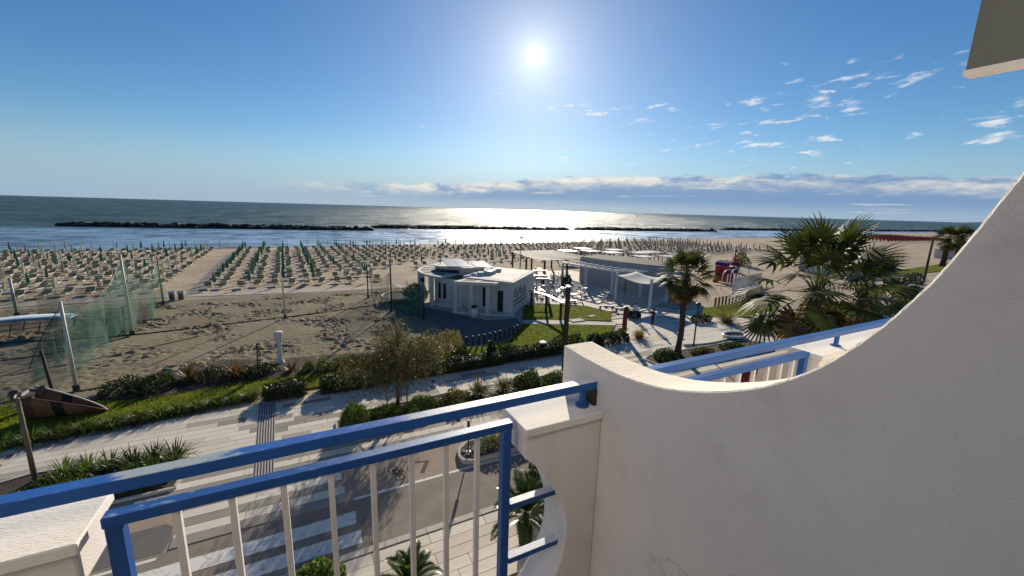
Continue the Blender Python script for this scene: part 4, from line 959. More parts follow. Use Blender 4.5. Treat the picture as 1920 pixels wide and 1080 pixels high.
net('sports_net','dense bunched green net drooping at the tall pole',(-13.5,42.0),(-17.2,43.2),(2.6,1.5),(.1,.05),.5,24,8,.5,3,2.2)
net('sports_net','dense folded green net hanging down toward the striped hull',(-12.6,30.6),(-15.2,32.6),(4.9,.9),(2.2,.05),-.3,24,8,.30,4,2.4)
net('sports_net','low green net along the far side of the court at left',(-34,51.0),(-14.6,52.6),(2.6,2.9),(.1,.1),.5,44,7,.25,5)
net('sports_net','low green net behind the curved canopy',(-32,44.5),(-13.6,42.2),(2.0,2.4),(.05,.05),.6,44,7,.2,6)
net('sports_net','dark green net left of the bar',(7.4,42.5),(9.75,38.4),(3.2,3.2),(.1,.1),.5,24,8,.3,7,2.)
net('sports_net','green net stretched before the round trampoline',(6.0,49.7),(7.4,42.6),(3.6,4.2),(.4,.4),.9,24,8,.3,8)
net('sports_net','green net running to the right of the round trampoline',(9.9,47.2),(9.85,38.6),(2.6,3.4),(.1,.1),.6,24,8,.35,9,1.6)
# ropes and boundary tapes lying on the court
for k,(P,w_) in enumerate([([(-33,42.8),(-20,42.6),(-13.3,41.7),(-9,42.4),(0,44.0),(6.2,45.6)],.05),([(-33,38),(-22,37.6),(-16,38.4),(-13.3,41.3)],.035),([(-30,34.2),(-18,34.0),(-12.6,36.6),(-8.5,39.5)],.03),([(-13.4,29.9),(-9.8,30.6),(-7.5,31.9)],.04),([(-9.9,33.4),(-6.4,40.2)],.03)]):
    m = MB().tube([(x,y,.125) for x,y in smooth_poly(resample(P,.8),6)], w_, 5)
    m.build('ground_rope', 'wood_dark' if k < 2 else 'wood_post', label=['dark rope lying right across the sand court','dark rope curving toward the tall net pole','thin pale rope across the left of the court','short pale tape near the striped hull','faint pale court line running seaward'][k], cat='rope')
# white sculpture-like pedestal with slim pole behind
r = wthing('white_sculpture','white waisted sculpture with flared top at the edge of the court','sculpture',(-2.25,30.7,.1))
MB().lathe([(.34,.05),(.28,.12),(.16,.35),(.14,.8),(.135,1.3),(.17,1.7),(.24,2.05),(.29,2.25),(.26,2.34),(.1,2.36)],18,(-2.25,30.7)).build('body','white_wall',r,smooth=True)
MB().box(-2.75,-1.75,30.3,31.1,.02,.09).build('plinth','white_plastic',r,bevel=.02)
r = wthing('thin_post','thin dark post standing left of the white sculpture','post',(-3.6,30.4,.1)); MB().tube([(-3.6,30.4,0),(-3.5,30.4,1.75)],.035,6).build('shaft','wood_dark',r)
# curved canopy on a red frame
r = wthing('curved_canopy','low curved pale blue canopy on a red frame on the sand at left','canopy',(-20.7,45.2,0)); m = MB(); N = 14
for i in range(N+1):
    t = i/N; x = -23.6+5.6*t; z_ = 1.0+.38*math.sin(math.pi*(.15+.7*t))
    for y in (44.2,46.3): m.v.append((x,y+.25*t,z_))
for i in range(N): m.f.append((2*i,2*i+2,2*i+3,2*i+1)); m.m.append(0)
o = m.build('canopy_sheet','canopy_blue',r,smooth=True); q = o.modifiers.new('t','SOLIDIFY'); q.thickness = .05
for x in (-23,-21.4,-19.8,-18.4):
    for y in (44.4,46.2): MB().tube([(x,y,0),(x+.3,y,1.1)],.04,6).build('leg','red_frame',r)
MB().tube([(-23.3,44.4,.6),(-18.3,44.5,.75)],.035,6).build('rail','red_frame',r); MB().tube([(-23.3,46.2,.6),(-18.3,46.3,.75)],.035,6).build('rail','red_frame',r)
# painted boat hull set in the grass
r = wthing('boat_hull','brown and ochre striped boat hull resting tilted on the grass','boat',(-11.6,27.2,.1)); m = MB(); NS, NP = 15, 9
A, B = Vector((-12.9,27.0,0)), Vector((-9.9,26.6,0)); ax = (B-A); up2 = Vector((-.05,.25,1)).normalized()
for i in range(NS):
    t = i/(NS-1); w_ = .70*(1-t)**.65+.01; hgt_ = 1.35*(1-t)**.85+.05
    for j in range(NP):
        a = (j/(NP-1)-.5)*2; p = A+ax*t+Vector((.05,.95,0))*w_*a+up2*hgt_*(abs(a)**1.8)*1.0+Vector((0,0,.12)); m.v.append(tuple(p))
for i in range(NS-1):
    for j in range(NP-1):
        m.f.append((i*NP+j,(i+1)*NP+j,(i+1)*NP+j+1,i*NP+j+1)); m.m.append(0 if i < 2 else 1 if i < 5 else 2 if i < 7 else 1 if i < 10 else 0)
o = m.build('hull',['hull_brown','hull_ochre','hull_black'],r,smooth=True); q = o.modifiers.new('t','SOLIDIFY'); q.thickness = .05
m = MB()
for sd in (0,NP-1): m = MB(); m.tube([m_ for m_ in [tuple(Vector(o.data.vertices[i*NP+sd].co)+Vector(r['_o'])) for i in range(NS)]],.035,6).build('gunwale','lounger_white' if sd else 'hull_brown',r)
MB().bar(tuple(A+up2*1.42+Vector((-.1,-.3,0))),tuple(A+up2*1.46+Vector((.0,.5,0))),.14,.05).build('transom_board','white_plastic',r)
# round trampoline behind the nets
r = wthing('trampoline','round dark trampoline with pale rim among the green nets','trampoline',(9.2,46.6,0)); cx_, cy_ = 9.2,46.6
MB().lathe([(1.9,.78),(1.9,.82)],28,(cx_,cy_)).build('bed','dark_cloth',r); m = MB(); pts = [(cx_+2.1*math.cos(2*math.pi*k/28),cy_+2.1*math.sin(2*math.pi*k/28),.82) for k in range(29)]
m.tube(pts,.09,6,cap=False).build('rim','metal_pale',r)
for k in range(6): a = k*math.pi/3; MB().tube([(cx_+2.1*math.cos(a),cy_+2.1*math.sin(a),0),(cx_+2.1*math.cos(a),cy_+2.1*math.sin(a),.8)],.05,6).build('leg','metal_dark',r)

# ------------------------------------------------------------------ beach: walkways, umbrellas, loungers
walk = MB().prism([(-60,55.6),(-27,57.0),(-15,57.6),(-7,56.5),(6.6,55.2),(11.4,55.0),(11.4,57.2),(6.6,57.2),(-7,58.2),(-15,59.3),(-27,58.9),(-60,58.0)],-.2,.045).build('concrete_walk','walk_concrete',kind='structure')
MB().prism([(-13.4,59.2),(-11.9,59.0),(-13.9,102),(-15.4,102)],-.2,.05).build('boardwalk','walk_dark',kind='structure')
MB().prism([(-11.9,59.0),(-11.65,59.0),(-13.65,102),(-13.9,102)],-.2,.06).build('boardwalk_edging','walk_concrete',kind='structure')
def umb_mesh(mt, h=2.45, thick=1.):
    m = MB(); m.tube([(0,0,-.1),(0,0,h)],.03,5,0); a = []
    n = 8; o = len(m.v); prof = [(.17*thick,.95),(.20*thick,1.2),(.15*thick,1.7),(.07,2.15),(.02,2.36)]
    for q,(r_,z_) in enumerate(prof):
        for k in range(n): rr = r_*(1.2 if k%2 else .75); t = 2*math.pi*k/n; m.v.append((rr*math.cos(t),rr*math.sin(t),z_))
    for q in range(len(prof)-1):
        for k in range(n): m.f.append((o+q*n+k,o+q*n+(k+1)%n,o+(q+1)*n+(k+1)%n,o+(q+1)*n+k)); m.m.append(1)
    return m.mesh('closed_umbrella',['pole_mat',mt])
UM = {'green':umb_mesh('umb_green',thick=.85),'white':umb_mesh('umb_white',thick=.8),'grey':umb_mesh('umb_grey',thick=.75)}
def lounger_mesh():
    m = MB(); m.box(-.33,.33,-.95,.35,.30,.37,1)
    m.add([(-.33,.35,.30),(.33,.35,.30),(.33,.95,.72),(-.33,.95,.72),(-.33,.35,.37),(.33,.35,.37),(.33,.92,.79),(-.33,.92,.79)],[(3,2,1,0),(4,5,6,7),(0,1,5,4),(1,2,6,5),(2,3,7,6),(3,0,4,7)],1)
    for sx in (-1,1):
        m.box(sx*.36-.03,sx*.36+.03,-.97,.45,.28,.38,0)
        m.bar((sx*.36,.40,.36),(sx*.36,.97,.80),.06,.06,0); m.bar((sx*.36,-.75,.30),(sx*.36,-.92,0),.05,.05,0); m.bar((sx*.36,.30,.30),(sx*.36,.48,0),.05,.05,0)
    m.bar((-.36,.97,.79),(.36,.97,.79),.07,.07,0)
    return m.mesh('sun_lounger',['lounger_white','lounger_brown'])
LM = lounger_mesh()
U, Lg = [], []
rg = random.Random(21)
for X0, X1, Y0, Y1, blk in ((-75.,-17.,62.5,113.,'L'),(-10.9,29.,62.,113.,'M'),(32.,132.,78.,117.,'R')):
    y = Y0; j = 0
    while y < Y1:
        x = X0+(0 if blk == 'L' else 0)
        while x < X1:
            xx, yy = x+rg.uniform(-.12,.12)-(.045*(y-60) if blk != 'R' else 0), y+rg.uniform(-.12,.12)
            ok = not (blk == 'M' and (xx > 11 and yy < 72 or xx > 20 and yy < 84)) and rg.random() > (.05 if blk == 'M' else .10)
            az_ = math.degrees(math.atan2(xx,yy))
            if ok and az_ > -26.5:
                if blk == 'L': c = rg.choices(('white','green','grey'),(4,4,3))[0]
                elif blk == 'M': c = 'green' if xx < 1.5 else rg.choices(('grey','green','white'),(6,3,1))[0]
                else: c = rg.choices(('grey','green','white'),(6,2,2))[0]
                U.append((math.hypot(xx,yy),xx,yy,c,blk,j,len(U)))
                for sx in (-.85,.85):
                    if rg.random() > .04: Lg.append((math.hypot(xx,yy),xx+sx+rg.uniform(-.15,.15),yy-.3+rg.uniform(-.4,.4),rg.uniform(-.22,.22),blk,len(U)-1,'left' if sx < 0 else 'right'))
            x += 3.8
        y += 4.4; j += 1
BLK = {'L':'left of the grey boardwalk','M':'between the grey boardwalk and the bar','R':'on the far beach behind the bar'}
SIDE = {'L':'counted left from the boardwalk','M':'counted right from the boardwalk','R':'counted from the left behind the bar'}
pos_ = {}
for b in 'LMR':
    ys_ = sorted({u[5] for u in U if u[4] == b})
    for jr, jj in enumerate(ys_):
        row = sorted([u for u in U if u[4] == b and u[5] == jj], key=lambda u: -u[1] if b == 'L' else u[1])
        for ic, u in enumerate(row): pos_[u[6]] = (ORD[jr], ORD[ic])
U.sort(); Lg.sort()
for d,x,y,c,b,jj,k in U[:300]:
    o = bpy.data.objects.new('closed_umbrella', UM[c]); COL.objects.link(o); o.location = (x,y,0); o.rotation_euler = (rg.uniform(-.045,.045),rg.uniform(-.045,.045),rg.uniform(0,3))
    o.scale = (1.,1.,rg.uniform(.90,1.07))
    tag(o, 'closed %s umbrella, %s row from the land, %s %s'%(c,*pos_[k],SIDE[b]), 'umbrella', '%s umbrellas %s'%(c,BLK[b]))
for d,x,y,a,b,k,sd in Lg[:300]:
    o = bpy.data.objects.new('sun_lounger', LM); COL.objects.link(o); o.location = (x,y,.0); o.rotation_euler = (0,0,a+math.pi*(rg.random() < .04))
    tag(o, 'brown lounger %s of umbrella %s in row %s, %s'%(sd,pos_[k][1],pos_[k][0],SIDE[b]), 'lounger', 'loungers %s'%BLK[b])
def swarm(name, mesh, items, mats, **kw):
    V0 = np.array([v.co[:] for v in mesh.vertices]); m = MB()
    fs = [tuple(p.vertices) for p in mesh.polygons]; mi = [p.material_index for p in mesh.polygons]
    for x,y,a in items:
        c, s_ = math.cos(a), math.sin(a); o = len(m.v); m.v += [(x+v[0]*c-v[1]*s_, y+v[0]*s_+v[1]*c, v[2]) for v in V0]; m.f += [tuple(i+o for i in f) for f in fs]; m.m += mi
    return m.build(name, mats, kind='stuff', **kw)
if len(U) > 300: swarm('far_umbrellas', UM['grey'], [(u[1],u[2],0) for u in U[300:]], ['pole_mat','umb_grey'], label='mass of closed umbrellas farthest along the beach', cat='umbrellas')
swarm('far_loungers', LM, [(l[1],l[2],l[3]) for l in Lg[300:]], ['lounger_white','lounger_brown'], label='mass of loungers farthest along the beach', cat='loungers')
# red umbrella field of the next beach
red = umb_mesh('red_field', thick=1.6)
rows_ = [(250+3.2*i+rg.uniform(-.2,.2)+.35*j*3.0, 92+.18*0+3.4*j-.13*3.2*i*.35, 0) for i in range(26) for j in range(12)]
swarm('red_umbrella_field', red, rows_, ['pole_mat','red_field'], label='field of red closed umbrellas far along the beach at right', cat='umbrellas')
# posts and rope along the waterline
m = MB()
for i in range(30):
    x = -60+4.6*i; y = 115.5+.045*x+rg.uniform(-.4,.4)
    r = thing('beach_stake','thin dark waterline stake, %s from the left'%ORD[i],'stake',(x,y,-.05),'stakes along the waterline'); MB().tube([(0,0,-.2),(0,0,2.1)],.05,5).build('shaft','umb_grey',r)
# changing cabins, gazebos and shades behind the bar
def shade(x, y, w_, d_, h_, label, mt='white_plastic', slats=False, name='beach_gazebo', group=None, rz=0.):
    r = thing(name, label, 'gazebo', (x,y,0), group, rz)
    for sx in (-1,1):
        for sy in (-1,1): MB().bar((sx*w_/2,sy*d_/2,0),(sx*w_/2,sy*d_/2,h_),.14).build('post','metal_dark',r)
    if slats:
        for k in range(9): t = k/8-.5; MB().bar((w_*t,-d_/2-.2,h_+.1),(w_*t,d_/2+.2,h_+.1),.12,.10).build('slat',mt,r)
        for sy in (-1,1): MB().bar((-w_/2-.2,sy*d_/2,h_),(w_/2+.2,sy*d_/2,h_),.14,.14).build('beam',mt,r)
    else: MB().box(-w_/2-.2,w_/2+.2,-d_/2-.2,d_/2+.2,h_,h_+.14).build('flat_roof',mt,r)
    return r
for i,(x,y,w_,d_,h_) in enumerate([(50,72,3,3,2.5),(54.5,70,3,3,2.6),(58,67,3.4,3,2.5),(62,71,3,3,2.6),(63.5,64.5,3.4,3,2.6),(68,66,4,3.4,2.5),(57,76,3,3,2.5),(71,61,3,2.6,2.4),(66,58.5,3.4,3,2.4),(60,60,3,3,2.4)]):
    shade(x,y,w_,d_,h_,'pale flat-topped gazebo behind the bar wall, %s of the cluster'%ORD[i],group='shade frames behind the bar')
for i in range(9):
    x = 175+7.5*i; r = thing('beach_cabin','white beach cabin near the far palms, %s of the row'%ORD[i],'cabin',(x,50+.55*i,0),'white cabins near the far palms',.1)
    MB().box(-3,3,-2,2,0,2.7).build('cabin_wall','white_wall',r); MB().box(-3.3,3.3,-2.3,2.3,2.7,2.9).build('roof','white_plastic',r); MB().box(-.5,.5,-2.03,-2.002,0,2.1).build('door','canopy_blue',r)
for i,(x,y) in enumerate([(96,45),(108,47.5),(121,50)]):
    r = thing('beach_cabin',['white low cabin behind the tall palm crown','white low cabin second behind the tall palm crown','white low cabin by the thin lamp post'][i],'cabin',(x,y,0)); MB().box(-4.5,4.5,-2.4,2.4,0,3.0).build('cabin_wall','white_wall',r); MB().box(-4.8,4.8,-2.7,2.7,3.0,3.2).build('roof','white_plastic',r); MB().box(-.6,.6,-2.43,-2.402,0,2.2).build('door','dark_glass',r)

# ------------------------------------------------------------------ breakwaters
def rock_mesh(seed):
    bm = bmesh.new(); bmesh.ops.create_icosphere(bm, subdivisions=1, radius=1.); rg_ = random.Random(seed)
    for v in bm.verts: v.co *= rg_.uniform(.72,1.15)
    V = np.array([v.co[:] for v in bm.verts]); F = [tuple(v.index for v in f.verts) for f in bm.faces]; bm.free(); return V, F
RK = [rock_mesh(i) for i in range(6)]
def breakwater(label, P, Q_, n, wd=3.2, h=2.4):
    rg_ = random.Random(n); m = MB(); a, b = Vector((*P,0)), Vector((*Q_,0)); d = (b-a).normalized(); s_ = Vector((-d.y,d.x,0)); L = (b-a).length
    for i in range(n):
        t = rg_.random()*L; q = rg_.uniform(-1,1); p = a+d*t+s_*q*wd; z_ = -.6+(h-.9)*(1-abs(q)**1.4)*rg_.uniform(.35,1.)*min(1,(min(t,L-t)+1.5)/5); R_ = rg_.uniform(.8,1.5)
        V, F = RK[i%6]; c, sn = math.cos(i*1.7), math.sin(i*1.7)
        m.add([(p.x+R_*(v[0]*c-v[1]*sn)*1.15, p.y+R_*(v[0]*sn+v[1]*c), z_+R_*v[2]*.75) for v in V], F)
    r = wthing('breakwater', label, 'breakwater', ((P[0]+Q_[0])/2,(P[1]+Q_[1])/2,-.6)); m.build('rocks','rock',r,kind='stuff')
breakwater('long dark rock breakwater at the left of the bay',(-90,230),(28,203),620)
breakwater('dark rock breakwater right of the longest one, before the sun glitter',(31,226),(143,206),560)
breakwater('dark rock breakwater just right of the sun glitter',(152,212),(266,198),520)
breakwater('far dark rock breakwater behind the tall palm',(305,220),(480,205),640)
breakwater('most distant dark rock breakwater toward the far palms',(500,206),(830,205),760,3.6)
# ------------------------------------------------------------------ white beach bar
def arc(c, r_, a0, a1, n): return [(c[0]+r_*math.cos(rad(a0+(a1-a0)*i/n)), c[1]+r_*math.sin(rad(a0+(a1-a0)*i/n))) for i in range(n+1)]
def on_wall(A, B, t0, t1, z0, z1, d0, d1):
    """box lying on the outer side (right of A->B) of a wall line"""
    A, B = Vector((*A,0)), Vector((*B,0)); d = B-A; n_ = Vector((d.y,-d.x,0)).normalized(); m = MB(); p, q = A+d*t0, A+d*t1
    return m.prism([tuple((p+n_*d0)[:2]),tuple((q+n_*d0)[:2]),tuple((q+n_*d1)[:2]),tuple((p+n_*d1)[:2])], z0, z1)
A_, LF, LB, RB = (18.7,36.6),(15.2,41.0),(21.5,47.0),(24.9,42.9)
DC = (18.6,46.5); DC2 = (16.6,47.0)
bar = wthing('beach_bar','white rounded beach bar with porch columns and raised roof panels','building',(18,42,0))
MB().prism([A_,RB,LB,LF],0,3.32).build('wing_wall','white_wall',bar)
rf = MB().prism([(18.66,36.33),(25.2,42.9),(21.5,47.35),(14.9,41.0)],3.32,3.60).build('wing_roof','white_wall',bar,bevel=.02)
MB().prism([(18.72,37.1),(24.4,42.9),(21.4,46.4),(16.2,41.0)],3.59,3.615).build('roof_deck','roof_cream',rf)
MB().prism([(14.9,41.15),(15.75,41.15),(21.35,46.75),(20.9,47.2)],3.601,3.72).build('roof_upstand','white_wall',rf)
MB().prism(arc(DC,6.2,198,420,48)+arc(DC,4.6,420,558,26),0,3.2).build('round_wall','white_wall',bar,smooth=False)
MB().prism(arc(DC,6.15,0,360,60)[:-1],3.2,3.28).build('round_roof','roof_dark',bar)
rr = MB().prism(arc(DC,7.2,95,216,36)+arc(DC,4.5,216,95,26),3.285,3.52).build('ring_roof','white_wall',bar,bevel=.015)
for a in (128,146,163,180,196): MB().prism(arc(DC,6.8,a,a+11,5)+arc(DC,5.1,a+11,a,5),3.515,3.527).build('roof_slot','roof_dark',rr)
for a in (202,184,166,148,130): p = arc(DC,6.95,a,a,1)[0]; MB().box(p[0]-.2,p[0]+.2,p[1]-.2,p[1]+.2,0,3.285).build('ring_column','white_wall',bar,bevel=.01)
MB().prism(arc(DC,6.75,202,235,14)+arc(DC,6.21,235,202,14),0,.55).build('base_plinth','white_wall',bar)
dr = MB().prism(arc(DC2,3.0,0,360,40)[:-1],3.281,4.05).build('upper_drum','white_wall',bar)
MB().prism(arc(DC2,3.06,120,250,30)+arc(DC2,2.95,250,120,30),3.5,3.9).build('clerestory_glass','dark_glass',dr)
MB().prism(arc(DC2,3.15,0,360,40)[:-1],4.05,4.14).build('drum_roof','white_wall',dr)
def panel(bl, fl, w): return [bl, (bl[0]+w[0],bl[1]+w[1],bl[2]), (fl[0]+w[0],fl[1]+w[1],fl[2]), fl]
for pts in (panel((14.4,48.0,4.85),(14.2,44.2,4.4),(1.15,-.55)), panel((15.6,47.42,4.85),(15.4,43.62,4.4),(1.15,-.55)), panel((17.0,45.3,4.8),(17.1,42.9,4.4),(.85,-.35)), panel((17.9,44.93,4.8),(18.0,42.53,4.4),(.85,-.35))):
    m = MB(); m.v = [(*p[:2],p[2]-.06) for p in pts]+list(pts); m.f = [(0,1,2,3),(7,6,5,4)]+[(i+4,(i+1)%4+4,(i+1)%4,i) for i in range(4)]; m.m = [0]*6
    o = m.build('roof_panel','solar_white',bar)
    for p in (pts[0],pts[1]): MB().tube([(p[0],p[1],3.3),(p[0],p[1],p[2]-.05)],.04,6).build('panel_leg','metal_dark',o)
for x,y,s_ in ((18.2,41.9,.5),(19.0,42.6,.4),(17.2,41.6,.35),(20.1,43.6,.45)): MB().box(x-s_,x+s_,y-s_*.7,y+s_*.7,3.61,4.0).build('roof_unit','metal_pale',bar,bevel=.02)
# porch
pr = MB().prism([(13.2,39.5),(17.05,36.95),(17.83,37.63),(15.25,40.85)],3.17,3.5).build('porch_roof','white_wall',bar,bevel=.015)
MB().prism([(14.1,39.5),(15.2,38.75),(16.3,39.35),(15.3,40.5)],3.495,3.508).build('roof_slot','roof_dark',pr)
MB().prism([(15.6,38.45),(16.9,37.55),(17.35,37.95),(16.6,38.95)],3.495,3.508).build('roof_slot','roof_dark',pr)
for x,y in ((13.6,39.75),(15.0,38.75),(16.45,37.75)): MB().prism([(x-.28,y+.02),(x+.02,y-.28),(x+.28,y-.02),(x-.02,y+.28)],0,3.17).build('porch_column','white_wall',bar,bevel=.01)
MB().prism([(13.2,39.6),(17.2,36.6),(19.0,36.3),(18.7,36.59),(15.1,41.0)],0,.22).build('porch_step','white_wall',bar,bevel=.01)
for t0,t1,z0,z1 in ((.18,.30,.25,2.55),(.55,.62,.6,2.7),(.82,.88,.6,2.7)):
    f = on_wall(LF,A_,1-t1-.025,1-t0+.025,z0-.1,z1+.12,.003,.06).build('window_frame','white_plastic',bar); on_wall(LF,A_,1-t1,1-t0,z0,z1,.055,.075).build('pane','dark_glass',f)
for a in (205,212,224):
    p, q = arc(DC,6.21,a,a+3.5,1); f = on_wall(p,q,-.12,1.12,.75,2.75,.0,.05).build('window_frame','white_plastic',bar); on_wall(p,q,0,1,.85,2.65,.04,.07).build('pane','dark_glass',f)
# faded dark lettering on the side wall: a big scrawled word over two lines of small print
sg = thing('t','t','t'); bpy.data.objects.remove(sg)
def letters():
    Lw = (Vector((*RB,0))-Vector((*A_,0))).length; m = MB(); d = (Vector((*RB,0))-Vector((*A_,0))).normalized(); n_ = Vector((d.y,-d.x,0))
    def st(u0,z0,u1,z1,w_=.13):
        a = Vector((*A_,0))+d*u0+n_*.012+Vector((0,0,z0)); b = Vector((*A_,0))+d*u1+n_*.012+Vector((0,0,z1)); m.bar(tuple(a),tuple(b),.02,w_,upv=tuple(n_.cross((b-a).normalized())))
    glyph = [[(0,0,.28,1),(.28,1,.56,0),(.12,.38,.46,.38)],[(0,0,0,1),(0,.5,.4,.5),(.4,.5,.4,0),(.4,0,0,0)],[(0,0,.08,1),(.08,1,.38,.3),(.38,.3,.68,1),(.68,1,.76,0)],[(0,0,0,.55),(0,.55,.4,.55),(.4,.6,.4,0),(.4,0,0,0)],[(0,0,0,1)],[(0,.6,0,0),(0,0,.4,0),(.4,0,.4,.6)]]
    wd = [.75,.6,.95,.6,.25,.6]; u = .45
    for g_, w_ in zip(glyph, wd):
        for a,b,c,e in g_: st(u+a*1.15,1.75+b*1.05,u+c*1.15,1.75+e*1.05)
        u += w_*1.15+.12
    rg_ = random.Random(4)
    for z_ in (1.42,.98):
        u = .4
        while u < 5.4: w_ = rg_.uniform(.16,.5); st(u,z_,u+w_,z_,.17); u += w_+rg_.uniform(.06,.16)
    m.build('wall_lettering','sign_ink',bar,label='faded dark lettering on the side wall')
letters()
r = wthing('white_urn','white urn-shaped planter standing before the bar porch','planter',(14.7,37.2,.0)); MB().lathe([(.32,0),(.36,.5),(.40,1.0),(.34,1.05)],16,(14.7,37.2)).build('urn','white_plastic',r,smooth=True)
SEED[0]+=1; V,Q = blob_leaves(250,.3,.3,.35,.12,seed=SEED[0]); npobj('leaves',V+np.array([0,0,1.02]),Q,'leaf_dark',r)
# ------------------------------------------------------------------ second bar wall with white pergola
b2 = wthing('bar_pavilion','long grey-white pavilion wall with curved front behind the pergola','building',(42,45,0))
FR = [(38.6,52),(38.5,50.3),(39.0,47.5),(40.0,44.2),(41.4,41.0),(43.0,38.4)]
MB().prism(FR+[(48,41.5),(46,50),(43.5,54)],0,3.95).build('wall','pavilion_grey',b2); MB().prism([(x+.2,y) for x,y in FR]+[(47.6,41.5),(45.8,49.8),(43.4,53.5)],3.95,4.02).build('roof','roof_dark',b2)
for (p,q,t0,t1) in ((FR[2],FR[3],.2,.75),(FR[3],FR[4],.3,.8),(FR[4],FR[5],.2,.7)):
    on_wall(q,p,t0,t1,.1,2.4,.005,.05).build('shutter','white_wall',b2)
pg = wthing('white_pergola','white pergola with square posts along the pavilion wall','pergola',(36,43,0))
PF = [(34.5,50.8),(35.3,46.0),(36.3,41.5),(39.2,39.2)]
for p,q in zip(PF,PF[1:]): MB().bar((*p,3.25),(*q,3.25),.14,.2).build('beam','white_plastic',pg)
for i in range(13):
    t = i/12*2.99; k = int(t); f = t-k; a = (PF[k][0]*(1-f)+PF[k+1][0]*f, PF[k][1]*(1-f)+PF[k+1][1]*f); MB().bar((*a,3.36),(a[0]+3.3,a[1]+.9,3.36),.09,.12).build('rafter','white_plastic',pg)
for x,y,h_ in ((34.5,50.8,3.2),(35.3,46.0,3.2),(36.3,41.5,3.2),(39.2,39.2,3.2)): MB().box(x-.13,x+.13,y-.13,y+.13,0,h_).build('post','white_plastic',pg)
sh = wthing('shade_sail','pale sagging shade sail strung between two tall white posts','shade sail',(36,36,0))
m = MB(); N = 9; c00,c10,c11,c01 = [Vector(v) for v in ((34.1,38.2,3.35),(34.5,32.9,3.1),(39.5,35.2,3.3),(38.6,39.6,3.4))]
for j in range(N):
    for i in range(N):
        s,t = i/(N-1), j/(N-1); p = c00*(1-s)*(1-t)+c10*s*(1-t)+c11*s*t+c01*(1-s)*t; m.v.append((p.x,p.y,p.z-.9*s*(1-s)*4*.35-.9*t*(1-t)*.5))
for j in range(N-1):
    for i in range(N-1): m.f.append((j*N+i,j*N+i+1,(j+1)*N+i+1,(j+1)*N+i)); m.m.append(0)
o = m.build('sail_cloth','pavilion_grey',sh,smooth=True); q = o.modifiers.new('t','SOLIDIFY'); q.thickness = .012
for x,y in ((34.1,38.2),(34.5,32.85),(39.6,35.1)): MB().box(x-.12,x+.12,y-.12,y+.12,0,3.72).build('post','white_plastic',sh)
# timber pergola over the terrace, grey slats
tp = wthing('timber_pergola','large flat timber pergola with grey slats behind the bar','pergola',(37,59,0))
for i in range(26): y = 53.2+.52*i; MB().bar((31.2+.15*(y-53),y,3.42),(42.4+.02*(y-53),y,3.42),.20,.07).build('slat','timber_grey' if i%3 else 'lounger_white',tp)
for x in (32.6,36.8,41.2): MB().bar((x,52.8,3.28),(x+1.2,66.6,3.28),.16,.2).build('beam','wood_dark',tp)
for x,y in ((32.6,53),(36.8,53),(41.2,53),(33.2,60),(41.7,60),(33.8,66.4),(37.9,66.4),(42.4,66.4)): MB().box(x-.12,x+.12,y-.12,y+.12,0,3.2).build('post','wood_dark',tp)
wf = wthing('white_trellis','white open frame projecting from the lettered bar wall','pergola',(26.5,44,0))
for p,q in (((23.9,41.6),(25.9,40.9)),((25.9,40.9),(29.1,46.8)),((29.1,46.8),(27.4,47.4)),((24.9,42.9),(27.4,47.4)),((26.9,42.9),(25.2,43.6))): MB().bar((*p,2.85),(*q,2.85),.14,.16).build('beam','white_plastic',wf)
for x,y in ((25.9,40.9),(29.1,46.8),(27.4,47.4)): MB().box(x-.13,x+.13,y-.13,y+.13,0,2.8).build('post','white_plastic',wf)
bm_ = wthing('angled_beam','angled pale-topped beam on dark posts over the terrace lawn','pergola',(22.5,36,0))
for p,q in (((22.2,39.4),(22.9,36.5)),((22.9,36.5),(22.4,32.6))):
    MB().bar((*p,1.95),(*q,1.95),.42,.10).build('beam','white_plastic',bm_)
for x,y in ((22.3,38.8),(22.8,36.4),(22.45,33.0)): MB().box(x-.1,x+.1,y-.1,y+.1,0,1.9).build('post','wood_dark',bm_)
# terrace furniture
tb = thing('cafe_table','x','table'); MB().lathe([(.42,.72),(.42,.76)],16).build('table_top','white_plastic',tb); MB().lathe([(.25,0),(.04,.05),(.035,.72)],10).build('pedestal','metal_pale',tb)
ch = thing('cafe_chair','x','chair'); MB().box(-.22,.22,-.22,.22,.43,.47).build('seat','white_plastic',ch,bevel=.01); MB().box(-.22,.22,.19,.23,.47,.86).build('backrest','white_plastic',ch)
for sx in (-.19,.19):
    for sy in (-.19,.19): MB().bar((sx,sy,0),(sx,sy,.43),.03).build('leg','metal_dark',ch)
spots = [(26.8,44.4),(28.6,43.1),(29.0,46.9),(30.6,44.6),(30.9,48.6),(32.2,46.0),(27.9,49.5),(30.0,51.5),(32.6,50.6),(29.4,40.6),(31.4,41.8),(33.4,43.6),(34.5,40.2),(32.0,38.4),(25.9,46.2),(28.0,53.6),(33.6,55.4),(36.0,57.2),(38.4,56.0),(36.6,61.2)]
rank = {i:k for k,i in enumerate(sorted(range(len(spots)), key=lambda i: math.hypot(*spots[i])))}
first = True
for i,(x,y) in enumerate(spots):
    kw = dict(loc=(x,y,.045), rz=i*.7, label='small white round cafe table on the bar terrace, %s from the front'%ORD[rank[i]], group='cafe tables on the terrace')
    if first: tb.location = kw['loc']; tag(tb, kw['label'], 'table', kw['group'])
    else: copy_tree(tb, **kw)
    for k in range(2 + (i%3 == 0)):
        a = i*1.3+k*2.2; p = (x+.8*math.cos(a), y+.8*math.sin(a), .045); rz = a-math.pi/2
        lb = 'white cafe chair, %s of those at the %s terrace table from the front'%(ORD[k],ORD[rank[i]])
        if first and k == 0: ch.location = p; ch.rotation_euler = (0,0,rz); tag(ch,lb,'chair','cafe chairs on the terrace')
        else: copy_tree(ch, p, rz, lb,'cafe chairs on the terrace')
    first = False
